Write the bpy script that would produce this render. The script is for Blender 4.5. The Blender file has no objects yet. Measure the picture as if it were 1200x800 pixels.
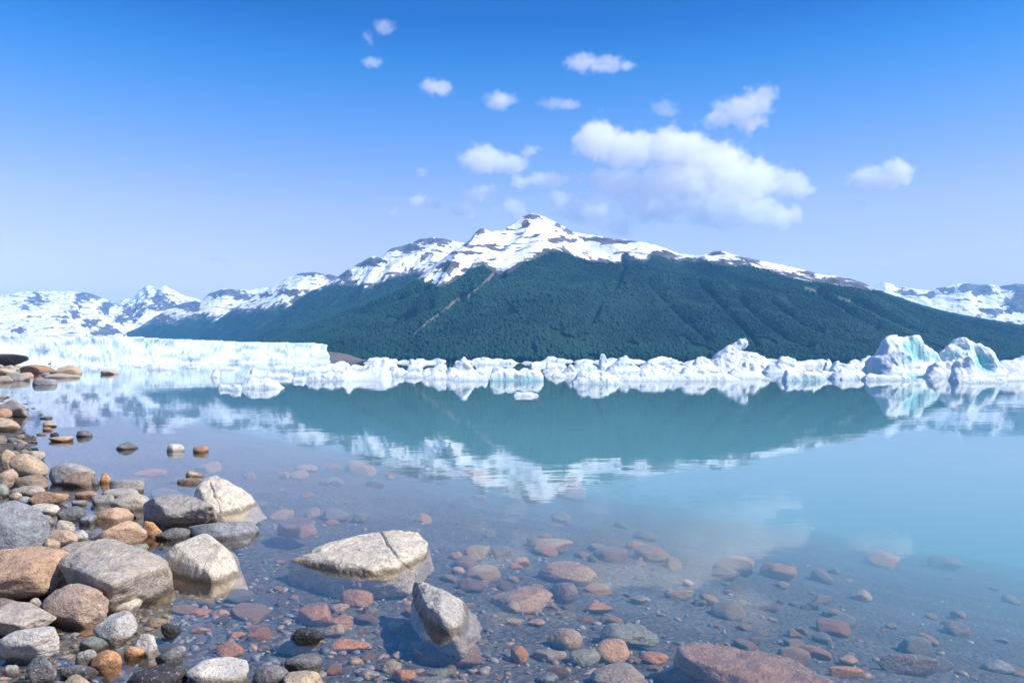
import bpy, math, random
import numpy as np

# ------------------------------------------------------------------ basics
SC = bpy.context.scene
COL = SC.collection
F = 933.0          # focal length in pixels of the 1200 px wide photograph
HZ = 421.0         # horizon row
CH = 1.5           # camera height above the water
rng = random.Random(7)

def lerp(a, b, t): return a + (b - a) * t
def sstep(a, b, x):
    t = np.clip((np.asarray(x, float) - a) / (b - a), 0, 1)
    return t * t * (3 - 2 * t)

# ---- gradient noise (numpy)
_p = np.random.RandomState(11).permutation(256)
_P = np.concatenate([_p, _p, _p])
_G = np.random.RandomState(5).normal(size=(256, 3)); _G /= np.linalg.norm(_G, axis=1)[:, None]
def noise3(x, y, z):
    x, y, z = np.broadcast_arrays(np.asarray(x, float), np.asarray(y, float), np.asarray(z, float))
    xi = np.floor(x).astype(int); yi = np.floor(y).astype(int); zi = np.floor(z).astype(int)
    xf = x - xi; yf = y - yi; zf = z - zi
    xi &= 255; yi &= 255; zi &= 255
    u = xf**3 * (xf * (xf * 6 - 15) + 10); v = yf**3 * (yf * (yf * 6 - 15) + 10); w = zf**3 * (zf * (zf * 6 - 15) + 10)
    out = 0
    for dx in (0, 1):
        wx = u if dx else 1 - u
        for dy in (0, 1):
            wy = v if dy else 1 - v
            for dz in (0, 1):
                wz = w if dz else 1 - w
                h = _P[_P[_P[(xi + dx) & 255] + ((yi + dy) & 255)] + ((zi + dz) & 255)]
                g = _G[h]
                out = out + wx * wy * wz * (g[..., 0] * (xf - dx) + g[..., 1] * (yf - dy) + g[..., 2] * (zf - dz))
    return out * 1.5
def fbm(x, y, z, o=4, lac=2.0, gain=0.5):
    s = 0; a = 1.0; n = 0
    for i in range(o):
        s = s + a * noise3(x * lac**i + 17.3 * i, y * lac**i + 5.1 * i, z * lac**i + 9.7 * i); n += a; a *= gain
    return s / n
def ridged(x, y, z, o=4, lac=2.0, gain=0.5):
    s = 0; a = 1.0; n = 0
    for i in range(o):
        s = s + a * (1 - 2 * np.abs(noise3(x * lac**i + 3.3 * i, y * lac**i + 8.1 * i, z * lac**i + 1.7 * i))); n += a; a *= gain
    return s / n

def mesh_obj(name, verts, faces, mat=None, smooth=True, parent=None):
    """verts (n,3) array, faces (m,k) int array with k = 3 or 4 (or list of arrays)"""
    me = bpy.data.meshes.new(name)
    verts = np.asarray(verts, np.float32)
    fl = faces if isinstance(faces, list) else [faces]
    fl = [np.asarray(f, np.int32) for f in fl if len(f)]
    loops = np.concatenate([f.ravel() for f in fl])
    tot = np.concatenate([np.full(len(f), f.shape[1], np.int32) for f in fl])
    start = np.concatenate([[0], np.cumsum(tot)[:-1]]).astype(np.int32)
    me.vertices.add(len(verts)); me.vertices.foreach_set('co', verts.ravel())
    me.loops.add(len(loops)); me.loops.foreach_set('vertex_index', loops)
    me.polygons.add(len(tot)); me.polygons.foreach_set('loop_start', start)
    me.update(calc_edges=True); me.validate()
    me.polygons.foreach_set('use_smooth', np.full(len(me.polygons), smooth, dtype=bool))
    me.update()
    o = bpy.data.objects.new(name, me); COL.objects.link(o)
    if mat: me.materials.append(mat)
    if parent: o.parent = parent
    return o
def add_attr(o, name, data, kind='FLOAT'):
    a = o.data.attributes.new(name, kind, 'POINT')
    a.data.foreach_set('value' if kind == 'FLOAT' else ('vector' if kind == 'FLOAT_VECTOR' else 'color'), np.asarray(data, np.float32).ravel())
def grid_faces(n, m):
    i = np.arange(n - 1)[:, None] * m + np.arange(m - 1)[None, :]
    i = i.ravel()
    return np.stack([i, i + m, i + m + 1, i + 1], 1)
def tag(o, label=None, cat=None, group=None, kind=None):
    if label: o['label'] = label
    if cat: o['category'] = cat
    if group: o['group'] = group
    if kind: o['kind'] = kind
    return o

# icospheres
import bmesh
_ico = {}
def ico(level):
    if level not in _ico:
        bm = bmesh.new(); bmesh.ops.create_icosphere(bm, subdivisions=level, radius=1)
        v = np.array([x.co[:] for x in bm.verts]); f = np.array([[q.index for q in p.verts] for p in bm.faces]); bm.free()
        _ico[level] = (v, f)
    return _ico[level]

# ------------------------------------------------------------------ node helpers
class NT:
    def __init__(s, tree): s.t = tree; s.t.nodes.clear()
    def n(s, typ, **kw):
        nd = s.t.nodes.new(typ)
        for k, v in kw.items():
            if k == 'inp':
                for q, val in v.items():
                    sock = nd.inputs[q]
                    if isinstance(val, bpy.types.NodeSocket): s.t.links.new(val, sock)
                    else: sock.default_value = val
            else: setattr(nd, k, v)
        return nd
    def link(s, a, b): s.t.links.new(a, b)
    def math(s, op, a, b=None, c=None, clamp=False):
        nd = s.n('ShaderNodeMath', operation=op, use_clamp=clamp)
        for i, v in enumerate((a, b, c)):
            if v is None: continue
            if isinstance(v, bpy.types.NodeSocket): s.link(v, nd.inputs[i])
            else: nd.inputs[i].default_value = v
        return nd.outputs[0]
    def vmath(s, op, a, b=None):
        nd = s.n('ShaderNodeVectorMath', operation=op)
        for i, v in enumerate((a, b)):
            if v is None: continue
            if isinstance(v, bpy.types.NodeSocket): s.link(v, nd.inputs[i])
            else: nd.inputs[i].default_value = v
        return nd
    def mix(s, fac, a, b, blend='MIX'):
        nd = s.n('ShaderNodeMix', data_type='RGBA', blend_type=blend)
        for sock, v in ((nd.inputs['Factor'], fac), (nd.inputs[6], a), (nd.inputs[7], b)):
            if isinstance(v, bpy.types.NodeSocket): s.link(v, sock)
            else: sock.default_value = v if not isinstance(v, tuple) or len(v) == 4 else (*v, 1)
        return nd.outputs[2]
    def noise(s, vec, scale, detail=3, rough=0.55, dist=0.0):
        nd = s.n('ShaderNodeTexNoise'); nd.inputs['Scale'].default_value = scale; nd.inputs['Detail'].default_value = detail
        nd.inputs['Roughness'].default_value = rough; nd.inputs['Distortion'].default_value = dist
        if vec is not None: s.link(vec, nd.inputs['Vector'])
        return nd.outputs[0]
    def ramp(s, val, stops, interp='LINEAR'):
        nd = s.n('ShaderNodeValToRGB'); cr = nd.color_ramp; cr.interpolation = interp
        while len(cr.elements) < len(stops): cr.elements.new(0.5)
        for e, (p, c) in zip(cr.elements, stops):
            e.position = p; e.color = (c, c, c, 1) if not isinstance(c, tuple) else (*c, 1)[:4]
        s.link(val, nd.inputs[0]); return nd.outputs[0]
    def mrange(s, v, a, b, c=0.0, d=1.0, smooth=True):
        nd = s.n('ShaderNodeMapRange'); nd.interpolation_type = 'SMOOTHSTEP' if smooth else 'LINEAR'
        s.link(v, nd.inputs[0])
        for i, q in enumerate((a, b, c, d)): nd.inputs[i + 1].default_value = q
        return nd.outputs[0]
    def attr(s, name): return s.n('ShaderNodeAttribute', attribute_name=name)
def new_mat(name):
    m = bpy.data.materials.new(name); m.use_nodes = True
    t = NT(m.node_tree); out = t.n('ShaderNodeOutputMaterial')
    return m, t, out
def prin(t, out, color, rough=0.8, spec=0.3, bump=None, bdist=0.01, bstr=1.0):
    p = t.n('ShaderNodeBsdfPrincipled')
    for k, v in (('Base Color', color), ('Roughness', rough), ('Specular IOR Level', spec)):
        if isinstance(v, bpy.types.NodeSocket): t.link(v, p.inputs[k])
        else: p.inputs[k].default_value = (*v, 1) if isinstance(v, tuple) and len(v) == 3 else v
    if bump is not None:
        b = t.n('ShaderNodeBump'); b.inputs['Strength'].default_value = bstr; b.inputs['Distance'].default_value = bdist
        t.link(bump, b.inputs['Height']); t.link(b.outputs[0], p.inputs['Normal'])
    t.link(p.outputs[0], out.inputs['Surface'])
    return p

# ------------------------------------------------------------------ materials
def mat_mountain():
    m, t, out = new_mat('mountain_ground')
    flow = t.attr('flow').outputs['Vector']; snow = t.attr('snow').outputs['Fac']; bare = t.attr('bare').outputs['Fac']; rk = t.attr('rock').outputs['Fac']
    geo = t.n('ShaderNodeNewGeometry'); pos = geo.outputs['Position']
    st = t.vmath('MULTIPLY', flow, (1 / 15, 1 / 120, 1)).outputs[0]
    snow0 = snow; snow = t.math('MINIMUM', snow, .8)
    n1 = t.noise(st, 1.0, 4, .6)                       # streaks down the fall line
    n2 = t.noise(pos, 1 / 60, 5, .62)
    n3 = t.noise(pos, 1 / 14, 3, .6)
    a = t.math('MULTIPLY_ADD', n1, 3.6, -1.8)
    b = t.math('MULTIPLY_ADD', n2, 3.0, -1.5)
    e = t.math('ADD', snow, t.math('ADD', a, b))
    e = t.math('MULTIPLY_ADD', rk, -1.0, e)
    nzz = t.n('ShaderNodeSeparateXYZ', inp={0: geo.outputs['True Normal']}).outputs[2]
    strata = t.noise(t.vmath('MULTIPLY', pos, (1 / 110, 1 / 110, 1 / 16)).outputs[0], 1.0, 5, .62, .5)
    e = t.math('SUBTRACT', e, t.mrange(strata, .53, .66, 0, 1.5))
    e = t.math('SUBTRACT', e, t.mrange(t.math('ABSOLUTE', nzz), .62, .35, 0, 1.2))
    e = t.math('ADD', e, t.math('MULTIPLY_ADD', n3, 1.5, -.75))
    smask = t.mrange(e, -.12, .18)
    rock = t.mix(t.mrange(n2, .4, .65), (.085, .078, .082), (.20, .165, .145))
    forest = t.mix(t.mrange(n2, .35, .65), (.010, .034, .026), (.017, .048, .032))
    alp = t.mix(t.mrange(t.math('ADD', snow, t.math('MULTIPLY_ADD', n1, 3.0, -1.5)), -1.3, -.1), forest, rock)
    tan = t.mix(n3, (.21, .175, .145), (.12, .105, .09))
    bm = t.mrange(t.math('ADD', bare, t.math('MULTIPLY_ADD', n3, 2.6, -1.3)), .35, .8)
    g = t.mix(bm, alp, tan)
    c = t.mix(smask, g, (.88, .885, .90))
    bh = t.math('ADD', t.math('MULTIPLY', n2, 14.0), t.math('MULTIPLY', n3, 4.0))
    prin(t, out, c, .85, .1, bh, 1.0, .7)
    return m
def mat_tree():
    m, t, out = new_mat('forest_leaves')
    c = t.attr('tint').outputs['Fac']
    col = t.mix(c, (.004, .027, .028), (.024, .074, .054))
    prin(t, out, col, .8, .1)
    return m
def mat_ice(glacier=False):
    m, t, out = new_mat('glacier_ice' if glacier else 'berg_ice')
    tc = t.n('ShaderNodeTexCoord'); pos = tc.outputs['Object']
    geo = t.n('ShaderNodeNewGeometry'); nz = t.n('ShaderNodeSeparateXYZ', inp={0: geo.outputs['Normal']}).outputs[2]
    wz = t.n('ShaderNodeSeparateXYZ', inp={0: geo.outputs['Position']}).outputs[2]
    if glacier:
        crack = t.attr('crack').outputs['Fac']
        n1 = t.noise(t.vmath('MULTIPLY', pos, (1.1, 1.1, .22)).outputs[0], .9, 4, .6)
        blue = t.math('MULTIPLY', crack, t.mrange(n1, .35, .6))
        n2 = t.noise(pos, .12, 3, .6)
        blue = t.math('ADD', blue, t.math('ADD', t.mrange(n2, .5, .8, 0, .3), t.mrange(n1, .56, .66, 0, .55)), clamp=True)
        c = t.mix(blue, (.56, .65, .71), (.05, .24, .46))
        b = t.math('ADD', t.math('MULTIPLY', n1, .7), t.math('MULTIPLY', n2, 1.0))
        prin(t, out, c, .6, .2, b, .6, .8)
        return m
    oi = t.n('ShaderNodeObjectInfo')
    off = t.vmath('ADD', pos, t.n('ShaderNodeCombineXYZ', inp={0: t.math('MULTIPLY', oi.outputs['Random'], 40.0)}).outputs[0]).outputs[0]
    n1 = t.noise(off, .42, 3, .5, .4); n2 = t.noise(off, 3.0, 5, .65); n3 = t.noise(off, 11, 4, .6)
    aq = t.attr('aqua').outputs['Fac']
    side = t.mrange(nz, .8, .1)                         # upward faces stay white, steeper flanks turn towards aqua
    a = t.math('MULTIPLY', t.mrange(n1, .34, .70), side)
    a = t.math('MULTIPLY', a, t.math('MULTIPLY', oi.outputs['Alpha'], 1.25))
    wl = t.mrange(t.math('ADD', wz, t.math('MULTIPLY_ADD', n1, 0.5, -.25)), .35, .0)   # bare melted ice at the waterline
    a = t.math('MAXIMUM', a, t.math('MULTIPLY', wl, t.math('MULTIPLY', oi.outputs['Alpha'], .8)))
    a = t.math('MAXIMUM', a, aq, clamp=True)
    c = t.mix(a, (.70, .735, .755), (.26, .54, .58))
    hb = t.math('ADD', t.math('MULTIPLY', n2, .16), t.math('MULTIPLY', n3, .035))
    p = prin(t, out, c, .45, .35, hb, 1.0, .8)
    p.inputs['Subsurface Weight'].default_value = .25
    p.inputs['Subsurface Radius'].default_value = (.25, .55, .6)
    p.inputs['Subsurface Scale'].default_value = .6
    return m
def mat_rock():
    m, t, out = new_mat('shore_stone')
    tc = t.n('ShaderNodeTexCoord'); oi = t.n('ShaderNodeObjectInfo')
    geo = t.n('ShaderNodeNewGeometry'); wz = t.n('ShaderNodeSeparateXYZ', inp={0: geo.outputs['Position']}).outputs[2]
    off = t.n('ShaderNodeCombineXYZ', inp={0: t.math('MULTIPLY', oi.outputs['Random'], 53.0), 1: t.math('MULTIPLY', oi.outputs['Random'], 19.0)}).outputs[0]
    v = t.vmath('ADD', tc.outputs['Object'], off).outputs[0]
    sv = t.vmath('MULTIPLY', v, (1.0, 1.3, 1.8)).outputs[0]
    big = t.noise(v, 3.5, 4, .6); mid = t.noise(sv, 11, 6, .68, .2); grain = t.noise(v, 75, 3, .75); fine = t.noise(v, 45, 4, .7)
    base = oi.outputs['Color']
    c = t.mix(t.mrange(mid, .35, .7), t.mix(1.0, base, (.72, .71, .72), 'MULTIPLY'), t.mix(1.0, base, (1.16, 1.12, 1.06), 'MULTIPLY'))
    c = t.mix(t.math('MULTIPLY', t.mrange(big, .52, .68), .45), c, t.mix(.5, base, (.34, .335, .33)))
    c = t.mix(t.math('MULTIPLY', t.mrange(grain, .55, .63), .7), c, t.mix(1.0, c, (.28, .27, .29), 'MULTIPLY'))
    c = t.mix(t.math('MULTIPLY', t.mrange(fine, .57, .68), .6), c, t.mix(.55, base, (.82, .80, .76)))
    li = t.noise(v, 6.5, 6, .7)
    c = t.mix(t.math('MULTIPLY', t.mrange(li, .62, .68), .55), c, (.10, .095, .095))       # dark lichen
    wet = t.mrange(t.math('ADD', wz, t.math('MULTIPLY_ADD', mid, .05, -.025)), .045, .01)
    sub = t.mrange(wz, -.012, -.03)
    wc = t.mix(1.0, c, (.46, .42, .37), 'MULTIPLY')
    c2 = t.mix(wet, c, t.mix(sub, wc, t.mix(1.0, c, (.78, .67, .53), 'MULTIPLY')))
    rough = t.mrange(wet, 0, 1, .85, .28, False)
    cr = t.n('ShaderNodeTexVoronoi', feature='DISTANCE_TO_EDGE'); cr.inputs['Scale'].default_value = 3.2
    t.link(t.vmath('ADD', v, t.vmath('MULTIPLY', t.n('ShaderNodeTexNoise', inp={'Vector': v, 'Scale': 5.0}).outputs['Color'], (.35, .35, .35)).outputs[0]).outputs[0], cr.inputs['Vector'])
    crack = t.mrange(cr.outputs[0], .0, .025)
    h = t.math('ADD', t.math('MULTIPLY', mid, .020), t.math('ADD', t.math('MULTIPLY', fine, .014), t.math('MULTIPLY', grain, .0035)))
    h = t.math('ADD', h, t.math('MULTIPLY', crack, .0015))
    prin(t, out, c2, rough, .35, h, 1.0, .9)
    return m
def mat_bed():
    m, t, out = new_mat('lakebed_gravel')
    geo = t.n('ShaderNodeNewGeometry'); pos = geo.outputs['Position']
    vo = t.n('ShaderNodeTexVoronoi'); vo.inputs['Scale'].default_value = 16; vo.inputs['Randomness'].default_value = 1
    wp = t.vmath('ADD', pos, t.vmath('MULTIPLY', t.n('ShaderNodeTexNoise', inp={'Vector': pos, 'Scale': 6.0}).outputs['Color'], (.16, .16, .1)).outputs[0]).outputs[0]
    t.link(wp, vo.inputs['Vector'])
    rc = t.n('ShaderNodeSeparateColor', inp={0: vo.outputs['Color']}).outputs[0]
    col = t.ramp(rc, [(0, (.05, .045, .04)), (.3, (.135, .10, .07)), (.55, (.075, .07, .06)), (.75, (.22, .125, .06)), (.9, (.11, .095, .075)), (1, (.20, .155, .11))])
    n = t.noise(pos, 40, 4, .7); nb = t.noise(pos, .8, 3, .6)
    col = t.mix(t.mrange(n, .3, .7), t.mix(1.0, col, (.6, .6, .6), 'MULTIPLY'), col)
    ed = t.mrange(vo.outputs['Distance'], .25, .75)
    col = t.mix(ed, col, (.085, .08, .07))
    col = t.mix(t.math('MULTIPLY', t.mrange(nb, .45, .65), .5), col, (.15, .15, .13))
    h = t.math('ADD', t.math('MULTIPLY', vo.outputs['Distance'], -.03), t.math('MULTIPLY', n, .008))
    prin(t, out, col, .75, .3, h, 1.0, 1.0)
    return m
def mat_water():
    m, t, out = new_mat('lake_water')
    geo = t.n('ShaderNodeNewGeometry'); pos = geo.outputs['Position']
    p1 = t.vmath('MULTIPLY', pos, (.55, 1.0, 1)).outputs[0]
    w1 = t.noise(p1, 1.1, 3, .5, .3); w2 = t.noise(p1, 4.5, 2, .5, .2); w3 = t.noise(p1, .16, 2, .5)
    calm = t.mrange(w3, .35, .65, .35, 1.0)
    h = t.math('MULTIPLY', t.math('ADD', t.math('MULTIPLY', w1, .010), t.math('MULTIPLY', w2, .0016)), calm)
    b = t.n('ShaderNodeBump'); b.inputs['Strength'].default_value = WAVE; b.inputs['Distance'].default_value = 1.0; t.link(h, b.inputs['Height'])
    fr = t.n('ShaderNodeFresnel'); fr.inputs['IOR'].default_value = 1.42; t.link(b.outputs[0], fr.inputs['Normal'])
    gl = t.n('ShaderNodeBsdfGlossy'); gl.inputs['Roughness'].default_value = .02; t.link(b.outputs[0], gl.inputs['Normal'])
    tr = t.n('ShaderNodeBsdfTransparent')
    mx = t.n('ShaderNodeMixShader'); t.link(t.math('MULTIPLY_ADD', t.math('SUBTRACT', 1.0, geo.outputs['Backfacing']), fr.outputs[0], .02), mx.inputs[0]); t.link(tr.outputs[0], mx.inputs[1]); t.link(gl.outputs[0], mx.inputs[2])
    t.link(mx.outputs[0], out.inputs['Surface'])
    v = t.n('ShaderNodeVolumePrincipled'); v.inputs['Color'].default_value = WCOL; v.inputs['Density'].default_value = WDENS
    v.inputs['Anisotropy'].default_value = 0.0
    t.link(v.outputs[0], out.inputs['Volume'])
    return m
WAVE = .36
WCOL = (.36, .79, .82, 1)
WDENS = .044
# ------------------------------------------------------------------ camera, sun, sky
cam = bpy.data.cameras.new('camera'); co = bpy.data.objects.new('camera', cam); COL.objects.link(co)
cam.sensor_width = 36; cam.lens = F / 1200 * 36; cam.shift_y = (HZ - 400) / 1200
co.location = (0, 0, CH); co.rotation_euler = (math.radians(90), 0, 0)
cam.clip_start = .05; cam.clip_end = 60000
SC.camera = co

SUN = np.array([.80, -.30, .82]); SUN /= np.linalg.norm(SUN)
sl = bpy.data.lights.new('sun', 'SUN'); sl.energy = 4.7; sl.angle = math.radians(.53); sl.color = (1, .955, .89)
so = bpy.data.objects.new('sun', sl); COL.objects.link(so)
from mathutils import Vector
so.rotation_euler = Vector(-SUN).to_track_quat('-Z', 'Y').to_euler(); so.location = (20, -10, 40)

W = bpy.data.worlds.new('World'); SC.world = W; W.use_nodes = True
t = NT(W.node_tree); out = t.n('ShaderNodeOutputWorld')
sky = t.n('ShaderNodeTexSky'); sky.sky_type = 'NISHITA'; sky.sun_disc = False
sky.sun_elevation = math.asin(SUN[2]); sky.sun_rotation = math.atan2(SUN[0], SUN[1])
sky.air_density = 1.0; sky.dust_density = .3; sky.ozone_density = 3.0; sky.altitude = 200
hs = t.n('ShaderNodeHueSaturation'); hs.inputs['Hue'].default_value = .5; hs.inputs['Saturation'].default_value = 1.22; hs.inputs['Value'].default_value = 1.0
t.link(sky.outputs[0], hs.inputs['Color'])
el = t.n('ShaderNodeSeparateXYZ', inp={0: t.n('ShaderNodeTexCoord').outputs['Generated']}).outputs[2]
# thin dry mountain air: deeper blue overhead, lavender white low down
gr = t.ramp(el, [(0, (2.1, 1.26, .84)), (.123, (2.1, 1.2, .83)), (.182, (2.0, 1.17, .9)), (.294, (.74, .92, 1.0)), (.345, (.24, .76, .95)), (.391, (.0, .45, .79)), (.6, (.2, .62, .92)), (1, (.32, .70, .92))])
tint = t.mix(1.0, t.mix(1.0, hs.outputs[0], (1.0, .93, 1.12), 'MULTIPLY'), gr, 'MULTIPLY')
bg = t.n('ShaderNodeBackground'); bg.inputs['Strength'].default_value = .12
t.link(tint, bg.inputs['Color']); t.link(bg.outputs[0], out.inputs['Surface'])

SC.view_settings.view_transform = 'Standard'; SC.view_settings.look = 'None'; SC.view_settings.gamma = 1
SC.view_settings.exposure = .56; SC.view_settings.use_curve_mapping = False
SC.render.engine = 'CYCLES'
cy = SC.cycles
cy.max_bounces = 14; cy.volume_bounces = 10; cy.transparent_max_bounces = 24; cy.diffuse_bounces = 3; cy.glossy_bounces = 4
cy.use_denoising = True
cy.caustics_reflective = False; cy.caustics_refractive = False
cy.sample_clamp_indirect = 6

# ------------------------------------------------------------------ ground
def shore_d(x, y):
    """metres beyond the waterline (positive = under water)"""
    x = np.asarray(x, float); y = np.asarray(y, float)
    d = (x + .62 * y + .10) / 1.18
    d = d + .22 * noise3(x * .5, y * .5, 3.1) + .5 * noise3(x * .11, y * .11, 8.7) * np.clip(y / 15, 0, 1)
    far = sstep(40, 130, y)
    d = d + 2.8 * sstep(18, 45, y) - far * 1.0 + far * 4 * noise3(x * .03, y * .03, 1.2)
    d = d - 45 * np.exp(-((x + 195) / 38)**2 - ((y - 215) / 40)**2)
    return d
def ground_z(x, y):
    d = shore_d(x, y)
    dep = np.where(d < 9, -.072 * d - .011 * d * d, -1.539 - (d - 9) * .2)
    dep = np.maximum(dep, -9)
    land = .13 * np.minimum(-d, 3) + .02 * np.maximum(-d - 3, 0)
    land = .85 * np.tanh(land / .85)
    z = np.where(d > 0, dep, land)
    return z + .02 * noise3(np.asarray(x) * 2.1, np.asarray(y) * 2.1, .5)
def build_ground():
    n = 420
    s = np.linspace(-1, 1, n); k = 9.2; a = 12500 / math.sinh(k)
    gx = a * np.sinh(k * s) - 1.0; gy = a * np.sinh(k * s) + 4.5
    X, Y = np.meshgrid(gx, gy, indexing='ij')
    Z = ground_z(X, Y) + .02 * fbm(X * 5, Y * 5, 2.2, 3)
    Z = np.where(Y > 700, -9, Z)
    Z = np.where(np.hypot(X, Y) > 700, np.minimum(Z, lerp(Z, -9, sstep(700, 900, np.hypot(X, Y)))), Z)
    o = mesh_obj('lakebed_ground', np.stack([X, Y, Z], -1).reshape(-1, 3), grid_faces(n, n), mat_bed())
    tag(o, kind='structure')
build_ground()

def box(name, lo, hi, mat):
    v = [(x, y, z) for x in (lo[0], hi[0]) for y in (lo[1], hi[1]) for z in (lo[2], hi[2])]
    f = [(0, 1, 3, 2), (4, 6, 7, 5), (0, 4, 5, 1), (2, 3, 7, 6), (0, 2, 6, 4), (1, 5, 7, 3)]
    return mesh_obj(name, v, np.array(f), mat, smooth=False)
tag(box('lake_water', (-12000, -2000, -10), (12000, 12000, 0), mat_water()), kind='structure')

HAZE = 1.15e-4
def build_haze():
    m, t, out = new_mat('air_haze')
    v = t.n('ShaderNodeVolumePrincipled'); v.inputs['Color'].default_value = (.20, .58, 1, 1); v.inputs['Density'].default_value = HAZE
    v.inputs['Anisotropy'].default_value = 0.1
    t.link(v.outputs[0], out.inputs['Volume'])
    tag(box('haze', (-13500, -2200, -13), (13500, 13500, 900), m), kind='stuff')
build_haze()

# ------------------------------------------------------------------ mountains
MM = mat_mountain()
def curve(pts, x):
    p = np.array(pts, float); return np.interp(x, p[:, 0], p[:, 1])
def scurve(pts, x, r=3.0):
    """interpolated polyline, corners eased over r px"""
    return (curve(pts, x - r) + 2 * curve(pts, x) + curve(pts, x + r)) / 4
def seg_dist(px, py, poly):
    d = np.full(px.shape, 1e9)
    for (x0, y0), (x1, y1) in zip(poly[:-1], poly[1:]):
        L = (x1 - x0)**2 + (y1 - y0)**2
        tt = np.clip(((px - x0) * (x1 - x0) + (py - y0) * (y1 - y0)) / L, 0, 1)
        d = np.minimum(d, np.hypot(px - x0 - tt * (x1 - x0), py - y0 - tt * (y1 - y0)))
    return d

def mountain(name, x0, x1, sky, snow, yf, yr, seed, nu, nv=170, gul=40, shear=None, rocks=(), bare=(), carve=(), shape=1.0, rough=1.0, crest=1.2, snoff=0.0, flank=0.0):
    u = np.linspace(x0, x1, nu); v = np.linspace(0, 1, nv)
    U, V = np.meshgrid(u, v, indexing='ij')
    YF = curve(yf, U) if isinstance(yf, (list, tuple)) else np.full(U.shape, float(yf))
    YR = curve(yr, U) if isinstance(yr, (list, tuple)) else np.full(U.shape, float(yr))
    S = scurve(sky, u, 1.5) - crest * fbm(u / 9, seed, 0, 4)          # crest row in the photograph
    Zr = (HZ - S)[:, None] / F * YR + CH
    base = -4.0
    Yd = YF + (YR - YF) * V
    X = (U - 600) / F * Yd
    Z = base + (Zr - base) * V**shape
    q = X + (curve(shear, U) if shear else 0) * (1 - V)
    slope = (YR - YF)
    amp = gul * np.sin(np.pi * np.clip(V, 0, 1))**.8 * np.clip((Zr - base) / 300, .1, 1)
    w = fbm(q / 500, V * 1.5, seed + 4.2, 3)
    g = ridged(q / 330 + w * .6, V * .7 + seed, seed * 1.7, 4, 2.1, .5)
    Z = Z + amp * g
    fine = fbm(X / 60, Yd / 60, seed, 4) * 7 * rough * np.clip(V * 8, 0, 1) * np.clip((1 - V) * 12, 0.0, 1)
    Z = Z + fine
    Yd = Yd - amp * .6 * g
    X = (U - 600) / F * (YF + (YR - YF) * V)
    def proj(X, Y, Z): return 600 + F * X / Y, HZ - F * (Z - CH) / Y
    PX, PY = proj(X, Yd, Z)
    for poly, wd, dep in carve:
        d = seg_dist(PX + 3 * fbm(X / 80, Yd / 80, 3.3, 3), PY, poly)
        Z = Z - dep * np.exp(-(d / wd)**2); Yd = Yd + dep * .8 * np.exp(-(d / wd)**2)
    # keep the front face below the crest line seen from the lake
    PX, PY = proj(X, Yd, Z)
    lim = np.interp(PX, u, S) + .25 + 8 * (1 - V)**1.5
    Z = np.where(PY < lim, CH + (HZ - lim) / F * Yd, Z)
    PX, PY = proj(X, Yd, Z)
    sn = (curve(snow, PX) - PY) / 7.0 + snoff; rks = 2.6 if snoff < -1 else 1.0
    rk = np.full(PX.shape, -.65 if snoff < -1 else 0.0)
    WX = 1.5 * fbm(PX / 11, PY / 5, seed + 3.3, 4); WY = 1.7 * fbm(PX / 9, PY / 6, seed + 8.8, 4)
    for cx, cyy, rx, ry, st in rocks:
        rr = np.hypot((PX - cx + WX * rx) / rx, (PY - cyy + WY * ry + .22 * ry * (PX - cx) / rx * (1 if cx % 2 else -1)) / ry) + .35 * fbm(PX / 2.2, PY / 1.4, seed, 3); rk = np.maximum(rk, ((st - 7.0) * .66 if st > 6 else st) * (1 - sstep(.3, 1.5, rr)) * 1.15)
    ba = np.zeros_like(PX)
    for poly, wd in bare:
        d = seg_dist(PX, PY, poly); ba = np.maximum(ba, 1 - sstep(.3 * wd, 1.3 * wd, d))
    flow = np.stack([q, V * slope * 1.1, np.full_like(q, seed * 3.1)], -1)
    # the far side
    nb = 10; vb = np.linspace(0, 1, nb + 1)[1:]
    bd = 900 + .25 * YR[:, -1:]
    YB = YR[:, -1:] + bd * vb; XB = X[:, -1:] + 0 * vb + (X[:, -1:] / YR[:, -1:]) * bd * vb
    ZB = Z[:, -1:] + (base - 4 - Z[:, -1:]) * vb**1.2
    Xa = np.concatenate([X, XB], 1); Ya = np.concatenate([Yd, YB], 1); Za = np.concatenate([Z, ZB], 1)
    ext = lambda A: np.concatenate([A, np.repeat(A[:, -1:], nb, 1)], 1)
    nvv = nv + nb
    o = mesh_obj(name, np.stack([Xa, Ya, Za], -1).reshape(-1, 3), grid_faces(nu, nvv)[:, ::-1], MM)
    add_attr(o, 'snow', ext(sn)); add_attr(o, 'rock', ext(rk)); add_attr(o, 'bare', ext(ba))
    add_attr(o, 'flow', np.concatenate([flow, np.repeat(flow[:, -1:], nb, 1)], 1), 'FLOAT_VECTOR')
    tag(o, kind='structure')
    return X, Yd, Z, sn, ba, PX, PY

FOREST = []
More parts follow.
